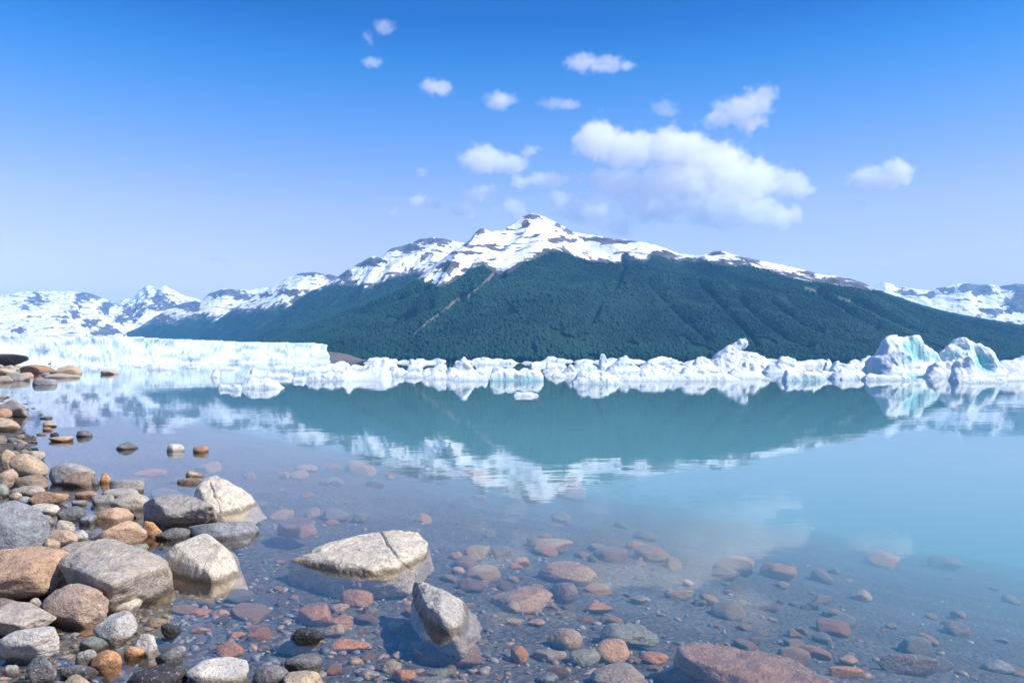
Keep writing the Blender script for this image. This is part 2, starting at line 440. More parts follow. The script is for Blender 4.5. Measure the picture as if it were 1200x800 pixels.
# ice field and peaks behind the glacier
mountain('snow_mountain', -160, 330,
    [(-160, 356), (-60, 352), (0, 346), (20, 342), (42, 340.5), (95, 341), (106, 343.5), (120, 349), (137, 355), (144, 350), (153, 350), (160, 346), (164, 338), (172, 335), (177, 333.5), (184, 338), (193, 333), (200, 338), (212, 344), (235, 351), (260, 358), (300, 368), (330, 380)],
    [(-200, 500), (400, 500)], [(-160, 2600), (100, 2600), (160, 3600), (330, 4000)], 5400, 2.3, 620, 150, gul=75, shape=1.25, crest=1.6, rough=3, snoff=-2.0,
    rocks=[(43, 350, 11, 7, 9.3), (28, 361, 6, 4, 8.9), (105, 347, 12, 5, 9.4), (92, 353, 6, 6, 9.3), (88, 368, 10, 7, 9.2), (108, 378, 12, 6, 8.9), (125, 360, 8, 8, 9.2), (150, 366, 9, 9, 9.4), (140, 374, 8, 6, 9.0), (22, 387, 14, 3, 9.3), (120, 390, 16, 4, 9.3), (185, 352, 10, 9, 9.6), (197, 360, 9, 7, 9.5), (165, 362, 6, 9, 9.1), (172, 344, 4, 5, 8.7), (128, 385, 18, 5, 8.9), (72, 378, 8, 3, 8.6)])
mountain('far_snow_range', 960, 1420,
    [(960, 350), (1000, 342), (1030, 333), (1036, 330), (1050, 334), (1065, 337), (1075, 339), (1090, 339), (1105, 336), (1118, 333), (1130, 331), (1142, 333), (1160, 333), (1175, 335), (1190, 332), (1203, 333), (1230, 328), (1290, 338), (1350, 350), (1420, 380)],
    [(900, 372), (1130, 372), (1180, 376), (1260, 372), (1420, 372)], 3700, 4900, 5.4, 520, 130, gul=60, crest=1.5, rough=2, snoff=.6,
    rocks=[(1150, 338, 16, 6, 3.6), (1132, 336, 8, 4, 3.4), (1185, 337, 9, 4, 3.2), (1195, 355, 14, 10, 3.6), (1062, 343, 10, 3, 2.8), (1110, 339, 9, 3, 2.6), (1165, 365, 16, 4, 2.4), (1088, 345, 12, 3, 2.4), (1206, 345, 12, 12, 3.4)])
FOREST.append((mountain('hazy_mountain', 110, 420,
    [(110, 420), (138, 396), (150, 386), (165, 379), (180, 370), (200, 360), (212, 355), (236, 351), (246, 343), (262, 338), (290, 339.5), (300, 338), (312, 337), (335, 342), (380, 352), (420, 370)],
    [(110, 380), (160, 381), (180, 374), (200, 375), (222, 368), (240, 366), (262, 376), (275, 362), (300, 355), (420, 350)], 3000, 4700, 1.3, 420, 110, gul=45, rough=1.6,
    rocks=[(210, 358, 14, 4, 2.6), (228, 357, 10, 5, 2.4), (265, 343, 22, 4, 2.6), (282, 348, 16, 4, 2.2), (190, 372, 10, 4, 2.0)]), 0))
FOREST.append((mountain('snow_capped_mountain', 190, 520,
    [(190, 424), (220, 398), (250, 378), (280, 357), (300, 347), (318, 336), (335, 327), (350, 320), (368, 318.5), (385, 321), (397, 324), (412, 331), (440, 345), (480, 372), (520, 400)],
    [(190, 362), (290, 361), (315, 359), (330, 352), (342, 358), (358, 347), (372, 346), (385, 336), (400, 332), (520, 330)], 2500, 3900, 6.6, 460, 130, gul=45, rough=1.5,
    rocks=[(362, 320, 16, 3, 2.6), (390, 325, 10, 5, 2.8), (340, 343, 12, 4, 2.4), (355, 350, 12, 5, 2.4), (310, 345, 10, 3, 1.6)]), 0))
FOREST.append((mountain('shoulder_mountain', 230, 720,
    [(230, 424), (270, 402), (300, 384), (340, 357), (360, 344), (380, 334), (397, 323), (408, 315), (425, 306), (436, 300), (445, 301), (458, 291), (475, 287), (492, 280), (505, 278), (522, 279.5), (535, 283), (560, 288), (600, 300), (660, 340), (720, 390)],
    [(230, 340), (380, 334), (396, 330), (412, 330), (425, 333), (436, 335), (450, 325), (466, 320), (482, 317), (500, 316), (530, 318), (720, 318)], 1850, 3300, 3.9, 640, 170, gul=48, rough=1.4,
    rocks=[(470, 290, 22, 5, 3.2), (505, 281, 18, 4, 3.2), (520, 283, 14, 4, 2.6), (425, 308, 16, 4, 2.6), (440, 306, 14, 5, 2.4), (498, 300, 8, 4, 2.4), (404, 322, 8, 6, 1.8)]), 90000))
FOREST.append((mountain('main_mountain', 250, 1400,
    [(250, 425), (300, 407), (350, 386), (400, 366), (440, 350), (470, 337), (490, 325), (505, 313), (520, 302), (533, 292), (545, 285), (552, 280), (556, 273), (562, 268), (568, 267), (574, 271), (586, 270), (596, 264), (604, 259), (612, 253.5), (622, 250), (632, 251.5), (641, 255), (655, 262), (668, 270), (675, 272.5), (700, 276), (716, 279), (735, 281), (757, 284), (775, 289), (797, 297), (815, 299), (828, 297), (838, 294), (846, 293.5), (862, 299), (885, 304), (902, 307), (930, 313), (962, 321), (1000, 327), (1014, 332), (1024, 338), (1045, 346), (1080, 358), (1120, 368), (1160, 375), (1200, 382), (1260, 392), (1330, 406), (1400, 424)],
    [(250, 300), (470, 318), (515, 334), (535, 326), (550, 312), (566, 307), (580, 318), (590, 320), (604, 313), (614, 304), (630, 298), (645, 291), (660, 291), (676, 296), (690, 302), (705, 303), (724, 305), (740, 301), (757, 303), (765, 294), (800, 301), (838, 306), (880, 307), (900, 312), (925, 322), (945, 326), (962, 327), (990, 331), (1004, 333), (1018, 336), (1040, 335), (1400, 330)],
    [(250, 1250), (600, 1150), (1000, 1200), (1400, 1600)], [(250, 1900), (420, 2500), (620, 3000), (1000, 2900), (1400, 3000)], 8.1, 1300, 230, gul=100,
    shear=[(250, 350), (560, 250), (660, 0), (800, -420), (1000, -700), (1400, -700)], rough=1.1,
    rocks=[(622, 253, 12, 3, 3.0), (615, 262, 6, 4, 2.4), (664, 270, 9, 4, 2.8), (652, 264, 6, 3, 2.2), (700, 280, 18, 2.5, 2.6), (725, 283, 22, 2.5, 2.2), (660, 281, 12, 2.5, 2.0), (545, 296, 18, 2, 2.2), (560, 288, 22, 2, 2.0), (563, 270, 7, 3, 2.8), (525, 312, 10, 7, 2.6), (840, 296, 10, 3, 3.0), (870, 302, 10, 2, 2.0), (945, 319, 20, 2.5, 2.4), (985, 327, 18, 3, 2.4), (885, 305, 8, 2, 2.0), (1008, 332, 10, 3, 2.4)],
    bare=[([(578, 322), (560, 340), (549, 348), (533, 354), (525, 362), (508, 374), (488, 391), (480, 396)], 3.0), ([(710, 345), (700, 362)], 1.6), ([(945, 338), (985, 350), (1010, 360)], 3.0)],
    carve=[([(732, 300), (731, 314), (722, 336), (707, 352), (700, 366), (694, 378)], 3.2, 20), ([(590, 322), (560, 342), (533, 356), (505, 378)], 4.5, 14), ([(868, 350), (900, 378), (925, 397), (950, 404)], 3.6, 14), ([(905, 352), (940, 378), (965, 388)], 3.2, 12), ([(760, 330), (800, 372), (830, 398)], 4.5, 10), ([(1000, 352), (1040, 372), (1080, 388)], 3.4, 10), ([(820, 330), (850, 362), (875, 388), (890, 405)], 3.2, 11), ([(960, 342), (1000, 366), (1030, 384)], 3.4, 18), ([(540, 345), (480, 372), (430, 394)], 4, 12), ([(500, 338), (440, 360), (390, 382)], 3.5, 10)]), 210000))
# brown landslip at the glacier's end
mountain('shore_bank', 372, 440, [(372, 412), (384, 411.5), (396, 412.5), (408, 415), (418, 419), (430, 421.5), (440, 422.5)], [(300, 250), (500, 250)], 980, 1090, 4.4, 90, 24, gul=2, rough=.2, crest=.5, bare=[([(360, 416), (440, 420)], 30)])

def build_forest():
    nb = []
    ang = np.arange(5) / 5 * 2 * np.pi
    V = []; Fc = []; T = []; base = 0
    R = np.random.RandomState(3)
    for (X, Y, Z, sn, ba, PX, PY), cnt in FOREST:
        if not cnt: continue
        nu, nv = X.shape
        P = np.stack([X, Y, Z], -1)
        a = np.linalg.norm(np.cross(P[1:, :-1] - P[:-1, :-1], P[:-1, 1:] - P[:-1, :-1]), axis=-1)
        ok = (sn[:-1, :-1] < -.8) & (ba[:-1, :-1] < .3) & (PX[:-1, :-1] > -60) & (PX[:-1, :-1] < 1260) & (PY[:-1, :-1] < 424)
        # the nearer the shore the more trees can be told apart
        wgt = a * ok * np.clip(3.2 - Y[:-1, :-1] / 900, .35, 2.2)
        pick = R.choice(wgt.size, cnt, p=(wgt / wgt.sum()).ravel())
        i, j = np.unravel_index(pick, wgt.shape)
        fu, fv = R.rand(cnt), R.rand(cnt)
        C = P[i, j] * ((1 - fu) * (1 - fv))[:, None] + P[i + 1, j] * (fu * (1 - fv))[:, None] + P[i, j + 1] * ((1 - fu) * fv)[:, None] + P[i + 1, j + 1] * (fu * fv)[:, None]
        clump = fbm(C[:, 0] / 90, C[:, 1] / 90, 2.2, 3)
        C = C[C[:, 2] > -1.0]; clump = .6 * fbm(C[:, 0] / 70, C[:, 1] / 70, C[:, 2] / 70, 3) + .9 * fbm(C[:, 0] / 330, C[:, 1] / 330, C[:, 2] / 200, 3)
        glade = fbm(C[:, 0] / 45, C[:, 1] / 110, 8.2 + C[:, 2] / 60, 4); kp = glade > -.30; C = C[kp]; clump = clump[kp]; n = len(C)
        alt = np.clip(C[:, 2] / 330, 0, 1)
        h = (3.2 + 6.2 * R.rand(n)**1.5) * (1 + .5 * clump) * (1 - .45 * alt) * np.where(C[:, 0] > 350, .72, 1); w = h * (.30 + .16 * R.rand(n))
        ring = np.stack([np.cos(ang)[None] * w[:, None], np.sin(ang)[None] * w[:, None]], -1) * (.75 + .5 * R.rand(n, 5, 1))
        vv = np.zeros((n, 7, 3))
        vv[:, 0] = C - np.array([0, 0, 1.0])
        vv[:, 1:6, 0] = C[:, None, 0] + ring[..., 0]; vv[:, 1:6, 1] = C[:, None, 1] + ring[..., 1]; vv[:, 1:6, 2] = C[:, None, 2] + h[:, None] * (.35 + .2 * R.rand(n, 5))
        vv[:, 6] = C; vv[:, 6, 2] += h
        tr = []
        for k in range(5):
            tr.append((1 + k, 1 + (k + 1) % 5, 6)); tr.append((1 + (k + 1) % 5, 1 + k, 0))
        tr = np.array(tr)
        Fc.append((np.arange(n)[:, None, None] * 7 + tr[None] + base).reshape(-1, 3)); V.append(vv.reshape(-1, 3)); base += n * 7
        tint = np.clip(.42 + .75 * clump + .4 * (R.rand(n) - .5) + .12 * alt, 0, 1)
        T.append(np.repeat(tint, 7))
    o = mesh_obj('forest', np.concatenate(V), np.concatenate(Fc), mat_tree(), smooth=True)
    add_attr(o, 'tint', np.concatenate(T))
    tag(o, 'dark green forest covering the lower slopes of the mountain', 'forest', kind='stuff')
build_forest()

# ------------------------------------------------------------------ glacier
def wpos(px, Y): return (px - 600) / F * Y
def build_glacier():
    fr = [(-170, 429), (0, 428.2), (60, 427.6), (140, 427), (240, 425.8), (320, 424.8), (383, 424)]
    tp = [(-170, 395), (0, 395), (140, 396.5), (200, 399), (240, 400.8), (300, 402.4), (372, 403.6), (383, 404.5)]
    px = np.concatenate([np.linspace(-170, 383, 1300), 383 + np.linspace(0, 1, 80)[1:] * -2])
    n1 = 1300
    by = curve(fr, px); Yb = CH * F / (by - HZ)
    Yb[n1:] = Yb[n1 - 1] + np.linspace(0, 1, 80)[1:] * 300
    Xb = wpos(px, Yb); Xb[n1:] = Xb[n1 - 1] + (Yb[n1:] - Yb[n1 - 1]) * -.28
    H = CH + (HZ - curve(tp, px)) / F * Yb; H[n1:] = H[n1 - 1]
    s = np.concatenate([[0], np.cumsum(np.hypot(np.diff(Xb), np.diff(Yb)))])
    nf, nt = 34, 70
    jag = 1.1 * ridged(s / 5.0, 2.2, 0, 3) + .9 * noise3(s / 1.7, 7, 0) + .5 * noise3(s / .7, 3, 0)
    jag = jag * (.7 + .5 * noise3(s / 30, 4, 4)) * 1.2
    # outward (towards the lake) direction
    tx, ty = np.gradient(Xb), np.gradient(Yb); L = np.hypot(tx, ty) + 1e-9; ox, oy = ty / L, -tx / L
    ksm = np.ones(41) / 41
    ox = np.convolve(np.pad(ox, 20, 'edge'), ksm, 'valid'); oy = np.convolve(np.pad(oy, 20, 'edge'), ksm, 'valid')
    vs = np.linspace(0, 1, nf)
    Vx = []; cr = []
    for v in vs:
        z = -1 + (H + jag * .6 + 1) * v
        wv = .8 * noise3(s / 9, v * 1.5, 5)
        c = ridged(s / 4.2 + wv, v * .5, 1.1, 3)
        c2 = noise3(s / 1.3 + wv, v * 1.2, 6.6)
        c3 = noise3(s / 14, v * 2.5, 9.6)
        d = 1.7 * c + .8 * c2 + 1.8 * c3 - 1.4 * v + (1.3 * (1 - v)**6)
        Vx.append(np.stack([Xb + ox * d, Yb + oy * d, z], -1)); cr.append(np.clip(-c * .9 - c2 * .35 - .1, 0, 1) * (.3 + .7 * v))
    top = Vx[-1]
    # crevassed surface running back and up to the ice field
    up = np.clip((150 - px) / 130, 0, 1); up = up * up * (3 - 2 * up)
    ds = 1600 * np.linspace(0, 1, nt)[1:]**2.2 + .8
    for k, d in enumerate(ds):
        dd = np.minimum(d, np.where(np.arange(len(px)) >= n1, .8 * d + .01, d))
        x = top[:, 0] - ox * dd * .55 - .28 * dd * .35; y = top[:, 1] - oy * dd
        f = min(1, d / 60)
        rg = ridged(s / 5.0, d / 6.0 + 2.2, 0, 3) * 1.2 + ridged(s / 17, d / 19, 4, 3) * 1.6
        z = H + jag * .8 * (1 - f) + rg * f * 1.0 - 1.2 * f + up * d * .0135
        z = np.where(np.arange(len(px)) >= n1, np.minimum(z, H + .2 * rg), z)
        Vx.append(np.stack([x, y, z], -1)); cr.append(np.clip(-rg * .45, 0, 1))
    A = np.stack(Vx, 1)
    o = mesh_obj('glacier', A.reshape(-1, 3), grid_faces(A.shape[0], A.shape[1]), mat_ice(True), smooth=True)
    add_attr(o, 'crack', np.stack(cr, 1))
    tag(o, 'long pale blue glacier wall with a jagged crest ending at the brown shore bank', 'glacier')
build_glacier()
# ------------------------------------------------------------------ stones
MR = mat_rock()
CO = dict(G=(.40, .365, .315), DG=(.18, .17, .165), BK=(.06, .055, .055), TAN=(.54, .41, .27), PEACH=(.62, .41, .26), CREAM=(.68, .60, .465),
          BRN=(.30, .215, .155), RED=(.46, .275, .17), ORG=(.60, .32, .15), BLU=(.31, .315, .325), GRN=(.29, .31, .25), PINK=(.53, .385, .285), PALE=(.62, .57, .49), WARM=(.50, .425, .335))
def stone_mesh(seed, typ='r', level=4):
    """unit stone, every axis scaled to -1..1"""
    R = np.random.RandomState(seed)
    d, f = ico(level)
    npl, lo, rnd = {'r': (13, .62, .09), 'a': (11, .56, .03), 'f': (11, .60, .12), 't': (7, .50, .03), 'b': (10, .58, .14), 'i': (14, .52, .02)}[typ]
    N = R.normal(size=(npl, 3)); N /= np.linalg.norm(N, axis=1)[:, None]
    if typ == 'f': N = np.concatenate([N, [[R.normal() * .12, R.normal() * .12, 1]]]); npl += 1
    D = lo + (1 - lo) * R.rand(npl)
    if typ == 'f': D[-1] = .55
    if typ == 't':
        N = np.array([[-.75, -.55, .35], [.55, -.55, .62], [.1, .8, .5], [0, 0, -1], [-.2, .5, .8], [.9, .3, .2]]) + R.normal(size=(6, 3)) * .1
        D = np.array([.42, .40, .45, .5, .62, .7])
    N /= np.linalg.norm(N, axis=1)[:, None]
    dots = d @ N.T
    r = np.where(dots > .05, D[None] / np.maximum(dots, .05), 9)
    k = {'r': 19, 'a': 34, 'f': 24, 't': 42, 'b': 22, 'i': 30}[typ]
    rr = -np.log(np.exp(-k * np.minimum(r, 2.2)).sum(1) + np.exp(-k * 1.15)) / k
    rr = lerp(rr, .9, rnd)
    p = d * rr[:, None]
    s = R.rand(3) * 50
    dis = .10 * fbm(p[:, 0] * 1.6 + s[0], p[:, 1] * 1.6 + s[1], p[:, 2] * 1.6 + s[2], 3)
    if level >= 4: dis = dis + .045 * ridged(p[:, 0] * 2.6 + s[1], p[:, 1] * 2.6 + s[2], p[:, 2] * 4.5 + s[0], 4) + .012 * fbm(p[:, 0] * 11 + s[0], p[:, 1] * 11, p[:, 2] * 14, 3)
    p = p + d * dis[:, None]
    mn, mx = p.min(0), p.max(0)
    return (p - (mn + mx) / 2) / ((mx - mn) / 2), f

class Spot: pass
def locate(x0, y0, x1, y1, ratio=.72, on_bed=False, minh=.2, back=.12):
    """size and place of a stone whose visible outline fills the box, standing on the water line, the land or the bed"""
    cx = (x0 + x1) / 2
    z0 = 0.0; Yc = 5.0
    for _ in range(40):
        Y1 = (CH - z0) / max((y1 - HZ) / F, 1e-4)
        X = wpos(cx, Y1)
        g = float(ground_z(X, Y1))
        z0 = lerp(z0, g if on_bed else max(0.0, g), .6)
    best = None
    for rt in (ratio, ratio * .85, ratio * .7, ratio * .55, ratio * .42, ratio * .3):
        w = (x1 - x0) / F * Y1
        dp = w * rt; Yc = Y1 + dp * .42
        w = (x1 - x0) / F * Yc; dp = w * rt
        zt = CH - (y0 - HZ) / F * (Yc + back * dp)
        best = (w, dp, Yc, zt)
        if zt - z0 >= minh * w: break
    w, dp, Yc, zt = best
    zt = max(zt, z0 + .5 * minh * w)
    s = Spot(); s.x = wpos(cx, Yc); s.y = Yc; s.w = w; s.d = dp; s.z0 = z0; s.zt = zt; s.g = float(ground_z(s.x, s.y))
    return s

NST = [0]
STONE_MESH = {}
def stone(box_, col, typ, label, group=None, rot=None, ratio=.72, bed=False, minh=.2, level=None, name='shore_rock', tilt=0.0, seed=None, sink=None, mesh=None, cat='rock'):
    if bed and col in ('ORG', 'PEACH', 'PINK', 'RED'): col = tuple(a * b for a, b in zip(CO[col], (1.08, 1.0, .88)))
    bk = {'r': .16, 'b': .30, 'f': .38, 'a': .18, 't': .10}[typ]
    s = locate(*box_, ratio=ratio, on_bed=bed, minh=minh, back=bk)
    NST[0] += 1
    H = s.zt - s.z0
    bury = s.z0 - s.g
    bury = min(max(.22 * H, bury + .03), max(.9 * H, .25 * s.w)) if sink is None else sink
    if bed:
        bury = .2 * H; s.zt = min(s.zt, -.012)
    lo, hi = s.z0 - bury, s.zt
    if hi - lo < .15 * s.w: lo = hi - .15 * s.w
    rz = rot if rot is not None else rng.uniform(-.5, .5)
    if mesh is None:
        px = box_[2] - box_[0]
        lv = level or (5 if px > 55 else 4 if px > 18 else 3)
        v, f = stone_mesh(seed if seed is not None else 100 + NST[0], typ, lv)
        if rz:
            c_, s_ = math.cos(rz), math.sin(rz)
            v = np.stack([v[:, 0] * c_ - v[:, 1] * s_, v[:, 0] * s_ + v[:, 1] * c_, v[:, 2] + tilt * v[:, 0]], -1)
            mn, mx = v.min(0), v.max(0); v = (v - (mn + mx) / 2) / ((mx - mn) / 2)
        v = v * np.array([s.w / 2, s.d / 2, (hi - lo) / 2])
        o = mesh_obj(name, v, f, MR)
    else:
        o = bpy.data.objects.new(name, mesh); COL.objects.link(o)
        o.scale = (s.w / 2, s.d / 2, (hi - lo) / 2); o.rotation_euler = (0, 0, rz * 0)
    o.location = (s.x, s.y, (lo + hi) / 2)
    c = CO[col] if isinstance(col, str) else col
    j = rng.uniform(.92, 1.08); o.color = (c[0] * j, c[1] * j, c[2] * j, 1)
    tag(o, label, cat, group)
    return o

SH = 'rocks along the lake shore'
def hull_stone(pts, col, label, seed, iters=5, soft=3, amp=.018, cracks=(), res=.018, name='shore_rock', group=SH, cat='rock'):
    """a stone spanned by corner points (px, py, height above the water)"""
    P = []
    for px, py, z in pts:
        Y = (CH - z) * F / (py - HZ); P.append((wpos(px, Y), Y, z))
    P = np.array(P); c0 = P.mean(0); P = P - c0
    bm = bmesh.new()
    for p in P: bm.verts.new(p)
    r = bmesh.ops.convex_hull(bm, input=bm.verts)
    bmesh.ops.delete(bm, geom=[g for g in bm.verts if not g.link_faces], context='VERTS')
    bmesh.ops.triangulate(bm, faces=bm.faces)
    for k in range(iters):
        long_ = [e for e in bm.edges if e.calc_length() > res]
        if not long_: break
        bmesh.ops.subdivide_edges(bm, edges=long_, cuts=1, use_grid_fill=True); bmesh.ops.triangulate(bm, faces=[f for f in bm.faces if len(f.verts) > 3])
    bmesh.ops.recalc_face_normals(bm, faces=bm.faces)
    bm.verts.index_update()
    V = np.array([v.co[:] for v in bm.verts]); Fc = np.array([[q.index for q in f.verts] for f in bm.faces]); E = np.array([[q.index for q in e.verts] for e in bm.edges])
    bm.free()
    deg = np.zeros(len(V)); np.add.at(deg, E.ravel(), 1)
    for k in range(soft):
        S = np.zeros_like(V); np.add.at(S, E[:, 0], V[E[:, 1]]); np.add.at(S, E[:, 1], V[E[:, 0]])
        V = .5 * V + .5 * S / deg[:, None]
    fn = np.cross(V[Fc[:, 1]] - V[Fc[:, 0]], V[Fc[:, 2]] - V[Fc[:, 0]]); N = np.zeros_like(V)
    for k in range(3): np.add.at(N, Fc[:, k], fn)
    N /= np.linalg.norm(N, axis=1)[:, None] + 1e-9
    for k in range(4):
        S = np.zeros_like(N); np.add.at(S, E[:, 0], N[E[:, 1]]); np.add.at(S, E[:, 1], N[E[:, 0]]); N = N + S / deg[:, None]; N /= np.linalg.norm(N, axis=1)[:, None] + 1e-9
    x, y, z = V.T; q = seed * 3.7
    d = amp * (1.3 * fbm(x * 4 + q, y * 4, z * 4, 3) + .6 * ridged(x * 7 + q, y * 7, z * 7, 4) + .35 * fbm(x * 28, y * 28 + q, z * 28, 3))
    Wd = V + c0; PX = 600 + F * Wd[:, 0] / Wd[:, 1]; PY = HZ - F * (Wd[:, 2] - CH) / Wd[:, 1]
    for poly in cracks: d = d - .022 * np.exp(-(seg_dist(PX + 1.6 * fbm(x * 9, y * 9, z * 9, 3), PY + 1.6 * fbm(x * 9, y * 9 + 7, z * 9, 3), poly) / 1.1)**2)
    V = V + N * d[:, None]
    o = mesh_obj(name, V, Fc, MR); o.location = c0
    c = CO[col] if isinstance(col, str) else col; o.color = (*c, 1)
    return tag(o, label, cat, group)
hull_stone([(483, 677, .085), (494, 680, .105), (516, 691, .115), (540, 698, .06), (545, 714, .04), (498, 711, .085), (516, 722, .095), (546, 738, .02), (552, 746, -.02), (496, 722, .0), (479, 687, .01),
            (477, 736, -.13), (492, 758, -.13), (546, 776, -.13), (572, 752, -.14), (566, 722, -.15), (515, 712, -.14)], (.50, .46, .40), 'grey white pointed rock with a broad drowned base', 17, amp=.026).scale = (.86, .86, .92)
hull_stone([(240, 624.5, .24), (231, 627, .235), (262, 642, .185), (204, 638, .19), (193, 648, .13), (192, 662, .05), (240, 676, .01), (246, 672, .07), (272, 654, .09), (278, 661, .0), (292, 696, -.14), (250, 706, -.14), (187, 692, -.12), (232, 640, -.1), (275, 650, -.12)], 'CREAM', 'cream four sided boulder with an orange foot in the water', 41, amp=.014)
hull_stone([(251, 558, .29), (240, 561, .27), (263, 562, .27), (230, 573, .19), (226, 588, .04), (234, 572, .21), (249, 598, .04), (268, 601, .0), (298, 588, .0), (281, 573, .17), (292, 580, .07), (313, 607, -.14), (222, 614, -.12), (282, 622, -.14), (250, 580, -.1), (286, 580, -.15)], 'CREAM', 'big pale pointed boulder with a dark crack down its face', 12, amp=.022, iters=7, res=.014, cracks=[[(246, 566), (251, 580), (256, 590), (258, 600)], [(251, 580), (262, 588), (273, 590)]])
hull_stone([(64, 648, .22), (86, 636, .27), (130, 633, .285), (164, 642, .27), (194, 662, .21), (198, 668, .14), (131, 683, .235), (113, 677, .25), (70, 662, .20), (66, 678, .0), (104, 702, .0), (120, 706, -.02), (199, 681, -.02), (150, 700, -.02), (190, 655, .0), (80, 655, -.02), (135, 704, .05), (208, 712, -.16), (125, 742, -.16)], 'WARM', 'biggest flat topped grey tan boulder of the shore', 5, amp=.020)
hull_stone([(341, 657, -.005), (372, 641, .05), (420, 626.5, .075), (462, 621, .085), (490, 625, .07), (500, 636, .045), (498, 650, .02), (470, 667, .0), (440, 673, .0), (400, 668, .005), (362, 662, .0), (385, 656, .055), (430, 663, .05), (460, 655, .075), (400, 645, .07),
            (338, 684, -.2), (400, 703, -.2), (480, 696, -.2), (508, 668, -.2), (440, 654, -.2), (355, 674, -.2)], 'CREAM', 'big flat pale rock with a thin crack alone in the shallows', 90, amp=.016, soft=6, iters=7, res=.010, cracks=[[(444, 620), (454, 638), (466, 652), (482, 668)], [(352, 648), (390, 643), (420, 644)]])
hull_stone([(169, 591, .12), (180, 583, .22), (205, 580, .25), (228, 582, .24), (248, 592, .19), (252, 600, .06), (235, 606, .08), (205, 611, .0), (190, 611, .0), (186, 592, .20), (175, 604, .02), (195, 604, .12), (250, 606, -.02), (200, 631, -.14), (256, 622, -.14), (171, 622, -.12), (215, 590, -.1)], 'G', 'big grey flat topped boulder leaning against the pale pointed one', 31, amp=.024)
hull_stone([(326, 613, -.012), (340, 606, -.010), (362, 605.5, -.012), (367, 612, -.012), (352, 618, -.014), (333, 618, -.014), (324, 628, -.13), (352, 632, -.13), (372, 626, -.13), (345, 620, -.13)], 'RED', 'red flat stone just under the surface above the big flat pale rock', 71, amp=.008)
hull_stone([(793, 757, -.13), (812, 752, -.13), (860, 757, -.13), (925, 772, -.14), (975, 796, -.14), (968, 812, -.18), (900, 806, -.18), (840, 786, -.18), (800, 768, -.14), (788, 782, -.26), (860, 818, -.26), (985, 840, -.26), (990, 820, -.26), (860, 785, -.26)], (.50, .33, .23), 'very long pinkish brown drowned slab near the bottom edge', 72, amp=.014, name='lakebed_stone', group='stones on the lake bed', cat='stone')
